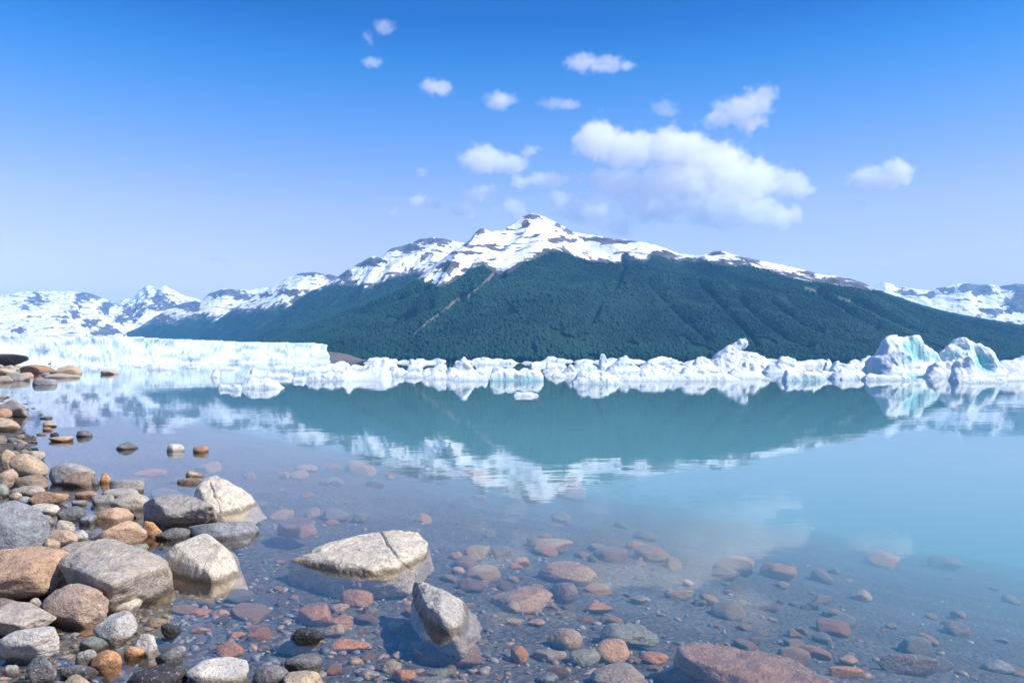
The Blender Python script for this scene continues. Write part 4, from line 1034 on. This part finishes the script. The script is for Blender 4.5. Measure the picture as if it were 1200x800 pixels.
def chunk(box_, label, typ='a', aq=.5, cat='iceberg', name='iceberg', ratio=.7, seed=None, depth=None, rot=None, group=IG, level=4, lead_=None, plain=False):
    """a floating broken block of ice whose visible outline fills the box"""
    x0, y0, x1, y1 = box_
    ex = .10 * (x1 - x0) if typ != 'f' else 0; x0 -= ex; x1 += ex
    NST[0] += 1
    sd = seed if seed is not None else 3000 + NST[0]
    R = np.random.RandomState(sd)
    Y1 = CH * F / (y1 - HZ); w = (x1 - x0) / F * Y1; dp = w * ratio if depth is None else depth
    lead = R.uniform(.25, .75) if lead_ is None else lead_
    n = int(np.clip((x1 - x0) * 1.5, 18, 110))
    x, h = outline(R, typ, lead, n); _, h2 = outline(R, typ, lead, n); _, h3 = outline(R, 'r' if typ != 'f' else 'f', R.uniform(.3, .7), n)
    ks = max(3, n // 7) | 1; sm = lambda q: np.convolve(np.pad(q, ks // 2, 'edge'), np.ones(ks) / ks, 'valid')
    h2 = sm(h2); h3 = sm(sm(h3))
    Ht = (y1 - y0) * ({'a': 1.0, 'b': .9, 'r': .84, 'f': .78}[typ] if y1 - y0 > 8 else 1)
    px = x0 + x * (x1 - x0)
    def row(hh): return [(p, y1 - max(q, .0) * Ht) for p, q in zip(px, hh)]
    lo = {'a': .22, 'b': .34, 'r': .42, 'f': .62}[typ] * R.uniform(.8, 1.2); mid = {'a': .6, 'b': .62, 'r': .85, 'f': .92}[typ]
    z0 = [(px[0], y1 + 6), (px[-1], y1 + 6)]
    rows = [(0, z0), (.06, row(h3 * lo * .9)), (.22, row(h3 * lo * 1.15)), (.36, row(np.minimum(lerp(h3 * lo * 1.3, h2, .55) * 1.0, h))), (.52, row(h)), (.66, row(h * .93)), (.85, row(h2 * .5)), (1, z0)]
    size = Ht / F * Y1
    return berg(y1, rows, dp, label, aq=aq, seed=sd, n=n, m=30 if n < 50 else 44, rough=min(.19 * size, .4) if not plain else .1 * size, cat=cat, name=name, group=group, fs=min(2.2, 1.5 / max(size, .3)))
# the big right-hand bergs
berg(441.5, [(0, [(1040, 443), (1130, 443)]), (.08, [(1041, 440), (1058, 434), (1080, 437), (1105, 440), (1118, 441)]),
             (.22, [(1042, 437), (1050, 430), (1060, 421), (1070, 414), (1078, 415), (1086, 424), (1096, 434), (1104, 438), (1118, 440)]),
             (.40, [(1041, 430), (1047, 420), (1056, 415), (1066, 411), (1074, 408), (1079, 413), (1086, 425), (1098, 433), (1110, 436), (1124, 438)]),
             (.52, [(1041, 425), (1047, 418.5), (1057, 415), (1060, 406), (1064, 399), (1070, 396), (1078, 398), (1086, 414), (1100, 424), (1112, 424), (1126, 430)]),
             (.60, [(1042, 425), (1048, 418), (1057, 414), (1059, 404), (1062, 396), (1067, 392), (1074, 390.5), (1080, 390), (1082, 393), (1090, 392.5), (1098, 391.5), (1104, 389), (1109, 389), (1111.5, 392), (1112, 399), (1115, 403), (1122, 407), (1130, 411), (1136, 422)]),
             (.72, [(1046, 424), (1058, 416), (1064, 402), (1080, 398), (1100, 397), (1110, 400), (1122, 410), (1134, 424)]), (1, [(1050, 443), (1130, 443)])],
     7.0, 'tall iceberg with two horns and a scooped aqua hollow', aq=.75, seed=3, rough=.32, aqua=[(1093, 412, 19, 19, 1.0), (1065, 441, 34, 5, .8), (1063, 404, 5, 9, .3)])
berg(441, [(0, [(1126, 443), (1200, 443)]), (.1, [(1128, 439), (1150, 436), (1160, 438), (1175, 438), (1196, 440)]),
           (.3, [(1127, 432), (1140, 424), (1152, 420), (1157, 430), (1164, 436), (1172, 434), (1180, 420), (1186, 422), (1196, 437)]),
           (.48, [(1127, 420), (1138, 410), (1150, 404), (1158, 402), (1163, 415), (1170, 424), (1176, 410), (1184, 408), (1190, 416), (1197, 434)]),
           (.6, [(1127, 412), (1134, 406), (1141, 402), (1147, 397), (1151, 395), (1157, 393.5), (1162, 395), (1168, 398), (1172, 402), (1178, 401.5), (1183, 405), (1187, 409), (1190, 407), (1193, 411), (1196, 424), (1199, 438)]),
           (.8, [(1134, 418), (1152, 404), (1172, 408), (1194, 424)]), (1, [(1130, 443), (1198, 443)])],
     6.0, 'broad lumpy iceberg with a dark aqua cave at its right side', aq=.8, seed=6, rough=.38, aqua=[(1168, 424, 14, 14, 1.0), (1152, 412, 6, 8, .6), (1138, 416, 9, 9, .5), (1186, 420, 7, 10, .5)])
berg(436, [(0, [(836, 437), (950, 437)]), (.15, [(838, 434), (860, 430), (900, 428), (920, 434), (945, 435)]), (.45, [(838, 428), (850, 422), (866, 417), (880, 414), (900, 414), (915, 422), (926, 430), (946, 433)]),
           (.6, [(838, 427), (852, 421), (862, 414), (872, 411), (888, 411), (900, 415), (908, 418), (918, 428), (930, 431), (946, 432)]), (1, [(838, 437), (946, 437)])],
     9.0, 'large white domed iceberg right of the leaning arm of ice', aq=.25, seed=9, rough=.6)
# leaning arm of ice: tapered bent bar
def arm():
    yb = 435.0; Y0 = CH * F / (yb - HZ) + 3.0
    sp = [(840, 430, 11), (848, 421, 10.5), (857, 413, 8.5), (865, 406.5, 5.2), (870, 402.5, 5.6), (875, 399.5, 3.2)]
    k = 20; ang = np.linspace(0, 2 * np.pi, k + 1)[:-1]; V = []
    P = np.array([(wpos(a, Y0), (HZ - b) / F * Y0 + CH, r / F * Y0) for a, b, r in sp])
    tt = np.linspace(0, len(sp) - 1, 40); P = np.stack([np.interp(tt, np.arange(len(sp)), P[:, q]) for q in range(3)], 1)
    for i in range(len(P)):
        tg = P[min(i + 1, len(P) - 1), :2] - P[max(i - 1, 0), :2]; tg = tg / np.linalg.norm(tg); nn = np.array([-tg[1], tg[0]])
        rr = P[i, 2] * (1 + .0 * ang); sq = np.abs(np.cos(ang))**1.6 + np.abs(np.sin(ang))**1.6; rr = rr / sq**.45
        x = P[i, 0] + nn[0] * rr * np.sin(ang); z = P[i, 1] + nn[1] * rr * np.sin(ang); y = Y0 + rr * 1.3 * np.cos(ang)
        d = .55 * fbm(x * .8, y * .8, z * .8 + 4, 4) + .22 * ridged(x * 1.3, y * 1.3, z * 1.3, 3)
        V.append(np.stack([x + d * np.cos(ang) * .3, y + d * np.cos(ang), z + d * nn[1] * np.sin(ang)], -1))
    V.append(V[-1].mean(0)[None]); V.append(V[0].mean(0)[None])
    n = 40
    fc = np.array([(i * k + j, (i + 1) * k + j, (i + 1) * k + (j + 1) % k, i * k + (j + 1) % k) for i in range(n - 1) for j in range(k)])
    cap = np.array([((n - 1) * k + j, n * k, (n - 1) * k + (j + 1) % k) for j in range(k)] + [(j, (j + 1) % k, n * k + 1) for j in range(k)])
    o = mesh_obj('iceberg', np.concatenate(V), [fc[:, ::-1], cap], MI); add_attr(o, 'aqua', np.zeros(n * k + 2))
    finish_ice(o, 'leaning arm of ice rising to a knob left of the white dome', 'iceberg', .35)
arm()

for b, lb, kw in [
    # far left of the belt
    ((281, 440, 323, 455), 'low white mound of ice nearest the glacier with a long reflection', dict(typ='r', aq=.2, ratio=.5)),
    ((285, 431, 312, 442), 'small jagged white berg behind the low white mound', dict(aq=.3)),
    ((308, 434, 339, 443), 'small flat white floe touching the jagged berg', dict(typ='f', aq=.3)),
    ((316, 428, 345, 433.5), 'thin white floe below the right part of the glacier wall', dict(typ='f', aq=.2)),
    ((337, 425, 402, 437), 'pale aqua slab of ice left of the horned berg', dict(typ='f', aq=.9, ratio=.45)),
    ((355, 432, 404, 446), 'long white slab in front of the pale aqua one', dict(typ='f', aq=.35, ratio=.5)),
    ((342, 442, 356, 447), 'tiny white floe left of the long white slab', dict(typ='f', aq=.2)),
    ((255, 449.5, 268, 456), 'tiny translucent bit of ice, left of two before the low white mound', dict(typ='f', aq=.4)),
    ((267, 450, 281, 457.5), 'tiny translucent bit of ice, right of two before the low white mound', dict(typ='f', aq=.4)),
    ((247, 430, 255, 442), 'narrow white spike of ice standing before the glacier wall', dict(typ='a', aq=.2)),
    ((172, 427, 197, 433), 'low broken floe below the middle of the glacier wall', dict(typ='f', aq=.15)),
    ((218, 428, 232, 431.5), 'small floe close under the glacier wall left of the spike', dict(typ='f', aq=.15)),
    ((254, 429, 276, 433), 'flat floe right of the narrow white spike', dict(typ='f', aq=.15)),
    # middle
    ((427, 416.5, 463, 438), 'rounded knobbly white berg behind the horned berg', dict(typ='r', aq=.2)),
    ((455, 427, 476, 440), 'white hump between the knobbly berg and the flat topped block', dict(typ='b', aq=.25)),
    ((478, 419.5, 493, 434), 'small block with a flat top among the low humps', dict(typ='b', aq=.3)),
    ((473, 433, 494, 442), 'low white hump in front of the flat topped block', dict(typ='r', aq=.2)),
    ((494, 424, 526, 442), 'white hump with a grey shaded hollow left of the tall pointed block', dict(typ='b', aq=.35)),
    ((521, 418.5, 557, 444), 'tall pointed white block in the left half of the belt', dict(typ='a', aq=.3, seed=401)),
    ((556, 431, 572, 438), 'low white berg between the pointed block and the undercut slab', dict(typ='b', aq=.3)),
    ((574, 426, 637, 446), 'big slab with a pale aqua undercut front', dict(typ='f', aq=1.0, ratio=.5, seed=402)),
    ((602, 459.5, 631, 464), 'thin small floe drifting alone nearest the viewer', dict(typ='f', aq=.15)),
    ((556, 420.5, 584, 427), 'flat far floe behind the undercut slab', dict(typ='f', aq=.2)),
    ((588, 420.5, 604, 426), 'little far hump behind the undercut slab', dict(typ='r', aq=.2)),
    ((640, 430, 658, 440), 'broken white block right of the undercut slab', dict(typ='a', aq=.3)),
    ((648, 436, 662, 442), 'low white lump before the small cone of ice', dict(typ='r', aq=.2)),
    ((661, 426.5, 677, 440), 'small cone of white ice', dict(typ='a', aq=.2)),
    ((673, 420, 708, 436), 'bluish mound left of the upright tooth of ice', dict(typ='r', aq=.8)),
    ((703, 412.5, 718, 436), 'upright tooth of ice standing between two mounds', dict(typ='b', aq=.4, seed=403)),
    ((714, 416, 752, 438), 'aqua block with a peaked left end beside the tooth', dict(typ='a', aq=.6, seed=404)),
    ((677, 430, 726, 450), 'rounded front mound below the tooth with a bright reflection', dict(typ='r', aq=.45, ratio=.5)),
    ((722, 431, 792, 446), 'wide low white floe with a ragged top right of the rounded front mound', dict(typ='b', aq=.3, ratio=.4)),
    ((751, 422, 783, 437), 'ragged white ridge behind the wide low floe', dict(typ='a', aq=.3)),
    ((778, 424, 812, 440), 'white hump left of the hollowed berg', dict(typ='r', aq=.25)),
    ((804, 416, 842, 436), 'white berg with an aqua hollow left of the leaning arm', dict(typ='b', aq=.7, seed=405)),
    ((784, 428, 860, 446), 'long low white floe in front of the leaning arm', dict(typ='b', aq=.3, ratio=.35)),
    ((858, 424, 898, 443), 'snow white apron at the foot of the domed berg', dict(typ='a', aq=.25, seed=406)),
    ((905, 417.5, 948, 437), 'white berg sloping right behind the end of the dome', dict(typ='a', aq=.45)),
    ((922, 429, 968, 446), 'low floe with an aqua front right of the dome', dict(typ='f', aq=.8, ratio=.45)),
    ((936, 421, 976, 428), 'long thin floe lying far behind the belt right of the dome', dict(typ='f', aq=.15)),
    ((968, 420.5, 979, 433), 'thin upright shard right of the low aqua fronted floe', dict(typ='a', aq=.25)),
    ((962, 432, 982, 443), 'white floe in front of the thin shard', dict(typ='f', aq=.4)),
    ((980, 418.5, 1044, 437), 'long pale slab left of the tall horned iceberg', dict(typ='f', aq=.45, ratio=.4, seed=407)),
    ((1012, 416.5, 1024, 424), 'small square block sitting on the long pale slab', dict(typ='b', aq=.3)),
    ((983, 429.5, 1020, 444), 'rounded front floe below the long pale slab', dict(typ='r', aq=.5)),
    ((1015, 434.5, 1068, 445.5), 'narrow front floe reaching under the tall horned iceberg', dict(typ='f', aq=.4, ratio=.3)),
    ((1096, 418, 1142, 442), 'round pale boulder of ice before the scooped hollow', dict(typ='r', aq=.15, seed=408, ratio=.45)),
    ((1123, 417, 1159, 446), 'bluish cone of ice between the two big bergs', dict(typ='a', aq=.5, seed=409, ratio=.4)),
    ((1124, 437.5, 1180, 448), 'white front floe below the bluish cone', dict(typ='f', aq=.3, ratio=.35)),
    ((1170, 437, 1215, 446), 'white floe in front of the lumpy iceberg', dict(typ='f', aq=.3, ratio=.35)),
    ((1190, 412, 1260, 441), 'pale berg cut off by the right edge', dict(typ='r', aq=.3)),
    ((404, 424.5, 432, 434), 'low grey white floe left of the knobbly berg', dict(typ='f', aq=.3)),
    ((500, 434, 524, 444), 'small white foot of ice left of the tall pointed block', dict(typ='r', aq=.2)),
    ((532, 435, 572, 446), 'low white foot of ice in front of the tall pointed block', dict(typ='f', aq=.3)),
    ((640, 425, 664, 431), 'far flat floe behind the small cone of ice', dict(typ='f', aq=.2)),
]:
    flo = 'floe' in lb or kw.get('typ') == 'f'
    chunk(b, lb, cat='ice floe' if flo else 'iceberg', name='ice_floe' if flo else 'iceberg', **kw)
# horned berg: bowl between a tall left horn and a low right end
berg(446, [(0, [(396, 448), (452, 448)]), (.2, [(399, 440), (405, 441), (415, 444.5), (430, 445), (446, 444)]), (.5, [(397, 429), (401, 430), (404, 435), (410, 440), (420, 443), (432, 443), (442, 441), (448, 444)]),
           (.75, [(399, 434), (408, 436), (422, 434), (440, 432), (448, 436)]), (1, [(398, 448), (450, 448)])], 5, 'curved berg with a tall pointed horn at its left end', aq=.35, seed=12, rough=.25, n=90, m=44)

# small floes and crumbs that nothing tells apart
def crumbs(n, region, ws, lab, grp, hmul=.3):
    protos = []
    for k in range(6):
        o = chunk((585, 430, 605, 437), None, typ='bbfafb'[k], seed=700 + k, group=None); v = np.empty(len(o.data.vertices) * 3, np.float32); o.data.vertices.foreach_get('co', v)
        v = v.reshape(-1, 3); mn, mx = v.min(0), v.max(0); v = (v - (mn + mx) / 2) / ((mx - mn) / 2); o.data.vertices.foreach_set('co', v.ravel()); o.data.update(); o.data.transform(__import__('mathutils').Matrix.Identity(4)); protos.append(o.data); bpy.data.objects.remove(o)
    for _ in range(n):
        px, py = region(); w = rng.choice(ws); Y = CH * F / (py - HZ); wm = w / F * Y; h = wm * hmul * rng.uniform(.6, 1.4)
        o = bpy.data.objects.new('ice_floe', protos[rng.randrange(6)]); COL.objects.link(o)
        o.scale = (wm / 2, wm / 2 * rng.uniform(.4, .9), h); o.rotation_euler = (0, 0, rng.uniform(-.5, .5)); o.location = (wpos(px, Y), Y, h * .1)
        o.color = (1, 1, 1, rng.uniform(.1, .5)); tag(o, lab, 'ice floe', grp)
crumbs(60, lambda: (rng.uniform(430, 1010), rng.uniform(422.9, 426)), [10, 14, 20, 26], 'thin far white floe in the strip of ice below the forested shore', 'far floes below the forest', .16)
crumbs(26, lambda: (rng.uniform(400, 1190), rng.uniform(427, 441)), [8, 11, 15, 20], 'small white lump of ice in the gaps between the bergs of the belt', 'small ice lumps in the belt', .28)
crumbs(26, lambda: (rng.uniform(60, 420), rng.uniform(427.5, 434)), [6, 9, 14, 22], 'small white floe on the water just before the glacier wall', 'small floes before the glacier', .18)
crumbs(14, lambda: (rng.uniform(640, 1180), rng.uniform(440, 446)), [5, 7, 10], 'crumb of ice floating at the front edge of the belt', 'ice crumbs at the front edge', .25)

# ------------------------------------------------------------------ clouds
CLOUDS = 'fair weather clouds over the mountain'
def cloud(lobes, label, dist=10500., dens=.004, seed=1, wisp=.5, thick=1.0):
    """lobes: (px, py, rx, ry) in the photograph; a bank of air of that real size, dense where the lobes swell"""
    P = []
    for px, py, rx, ry in lobes:
        P.append((wpos(px, dist), dist + rng.uniform(-.3, .3) * rx / F * dist, CH + (HZ - py) / F * dist, rx / F * dist, min(rx, 1.5 * ry) / F * dist * thick, ry / F * dist))
    P = np.array(P)
    c0 = P[:, :3].mean(0)
    # hull: lobes merged into one closed skin on a coarse lattice
    V = []; Fc = []; b = 0
    lo = (P[:, :3] - P[:, 3:] * 1.25).min(0); hi = (P[:, :3] + P[:, 3:] * 1.25).max(0)
    bm = bmesh.new()
    for q in P:
        r = bmesh.ops.create_icosphere(bm, subdivisions=3, radius=1.0)
        for vv in r['verts']:
            vv.co = Vector((vv.co.x * q[3] * 1.3 + q[0] - c0[0], vv.co.y * q[4] * 1.3 + q[1] - c0[1], vv.co.z * q[5] * 1.3 + q[2] - c0[2]))
    me = bpy.data.meshes.new('cloud'); bm.to_mesh(me); bm.free()
    o = bpy.data.objects.new('cloud', me); COL.objects.link(o); o.location = c0
    if len(P) > 1:
        md = o.modifiers.new('skin', 'REMESH'); md.mode = 'VOXEL'; md.voxel_size = max(P[:, 3:].min() / 5, (hi - lo).max() / 160)
    m, t, out = new_mat('cloud_vapour')
    pos = t.n('ShaderNodeNewGeometry').outputs['Position']
    R0 = float(np.median(P[:, 5]))
    wn = t.n('ShaderNodeTexNoise', inp={'Vector': t.vmath('ADD', pos, (seed * 377., 50., 0)).outputs[0], 'Scale': 1 / (1.3 * R0), 'Detail': 4.0, 'Roughness': .6}).outputs['Color']
    wv = t.vmath('MULTIPLY', t.vmath('SUBTRACT', wn, (.5, .5, .5)).outputs[0], (R0 * 2.6, R0 * 1.5, R0 * 1.9)).outputs[0]
    wpos_ = t.vmath('ADD', pos, wv).outputs[0]
    fsum = None
    for q in P:
        d = t.vmath('SUBTRACT', wpos_, tuple(q[:3])).outputs[0]
        d = t.vmath('MULTIPLY', d, tuple(1 / q[3:])).outputs[0]
        l = t.vmath('DOT_PRODUCT', d, d).outputs[1]
        e = t.math('SUBTRACT', 1.0, l, clamp=True)
        fsum = e if fsum is None else t.math('MAXIMUM', fsum, e)
    S = 1 / (np.median(P[:, 5]) * 1.6)
    n1 = t.noise(t.vmath('ADD', pos, (seed * 991., 0, 0)).outputs[0], S * 2.8, 9, .70)
    k = t.math('ADD', t.math('MULTIPLY', fsum, 1.15), t.math('MULTIPLY_ADD', n1, 2.9 * wisp, -1.45 * wisp - .12 * wisp - .06))
    k = t.mrange(k, 0.02, .8 if dens > .004 else .95)
    den = t.math('MULTIPLY', k, dens * (1.5 if dens > .004 else 1.8))
    v = t.n('ShaderNodeVolumePrincipled'); v.inputs['Color'].default_value = (.997, .997, .997, 1); v.inputs['Anisotropy'].default_value = .1
    t.link(den, v.inputs['Density']); t.link(v.outputs[0], out.inputs['Volume'])
    me.materials.append(m)
    tag(o, label, 'cloud', CLOUDS)
    return o
cloud([(700, 165, 34, 28), (735, 178, 42, 26), (790, 176, 50, 26), (838, 190, 48, 30), (800, 215, 70, 34), (870, 215, 55, 32), (925, 218, 32, 15), (725, 212, 40, 20), (690, 245, 36, 22), (662, 238, 30, 16), (722, 263, 32, 13), (945, 222, 22, 10), (905, 255, 36, 20), (850, 245, 60, 30), (770, 240, 50, 22)], 'largest white cloud, wide and ragged, above the right shoulder of the mountain', dens=.0046, seed=1, wisp=.8)
cloud([(868, 128, 44, 18), (893, 112, 22, 16), (845, 138, 28, 14), (880, 142, 26, 14)], 'wispy cloud just above the right end of the largest one', dens=.0022, seed=2, wisp=.75)
cloud([(1030, 209, 38, 16), (1050, 203, 24, 17)], 'compact white cloud alone at the right', dens=.0042, seed=3, wisp=.62)
cloud([(1006, 235, 14, 8)], 'tiny faint cloud under the compact one at the right', dens=.002, seed=4, wisp=.6)
cloud([(566, 190, 34, 19), (598, 192, 32, 14), (620, 176, 14, 6)], 'white puffy cloud left of the largest one', dens=.0036, seed=5, wisp=.55)
cloud([(556, 228, 26, 12), (545, 245, 18, 13), (568, 222, 16, 9)], 'thin ragged cloud under the white puffy one', dens=.0034, seed=6, wisp=.65)
cloud([(600, 248, 22, 15)], 'small soft cloud right behind the summit', dens=.0032, seed=7, wisp=.55)
cloud([(640, 212, 34, 11), (672, 208, 22, 9), (612, 214, 20, 9)], 'thin streak of cloud between the puffy and the largest ones', dens=.003, seed=8, wisp=.65)
cloud([(490, 235, 14, 10), (508, 239, 14, 8)], 'small double cloud left of the thin ragged one', dens=.0034, seed=9, wisp=.6)
cloud([(512, 102, 24, 12)], 'small bright cloud high above the left flank', dens=.0030, seed=10, wisp=.6)
cloud([(586, 118, 22, 12)], 'small bright cloud right of the one high above the left flank', dens=.0030, seed=11, wisp=.6)
cloud([(650, 119, 28, 9), (668, 122, 14, 7)], 'slim cloud right of the two small bright ones', dens=.0022, seed=12, wisp=.65)
cloud([(682, 76, 26, 13), (715, 74, 30, 12), (735, 78, 12, 8)], 'frayed cloud near the top above the largest one', dens=.0022, seed=13, wisp=.75)
cloud([(436, 74, 16, 8)], 'tiny oval cloud near the top, below a fainter one', dens=.0026, seed=14, wisp=.6)
cloud([(448, 30, 18, 11), (432, 46, 7, 10)], 'faint wisp highest in the sky', dens=.0014, seed=15, wisp=.75)
cloud([(463, 249, 8, 8)], 'faint puff lowest on the left of the mountain clouds', dens=.0018, seed=16, wisp=.6)
cloud([(494, 201, 8, 7)], 'faint dot of cloud above the small double cloud', dens=.0018, seed=17, wisp=.6)
cloud([(778, 128, 22, 12)], 'barely visible veil above the largest cloud', dens=.0009, seed=18, wisp=.75)
cloud([(1033, 312, 14, 6)], 'faint low cloud over the gap right of the mountain', dens=.0014, seed=19, wisp=.6, dist=12500.)
cloud([(1138, 327, 18, 6)], 'faint low cloud just over the right snowy range', dens=.0014, seed=20, wisp=.6, dist=12500.)
cloud([(256, 303, 18, 6)], 'faint low cloud over the hazy mountains at the left', dens=.0012, seed=21, wisp=.6, dist=12500.)
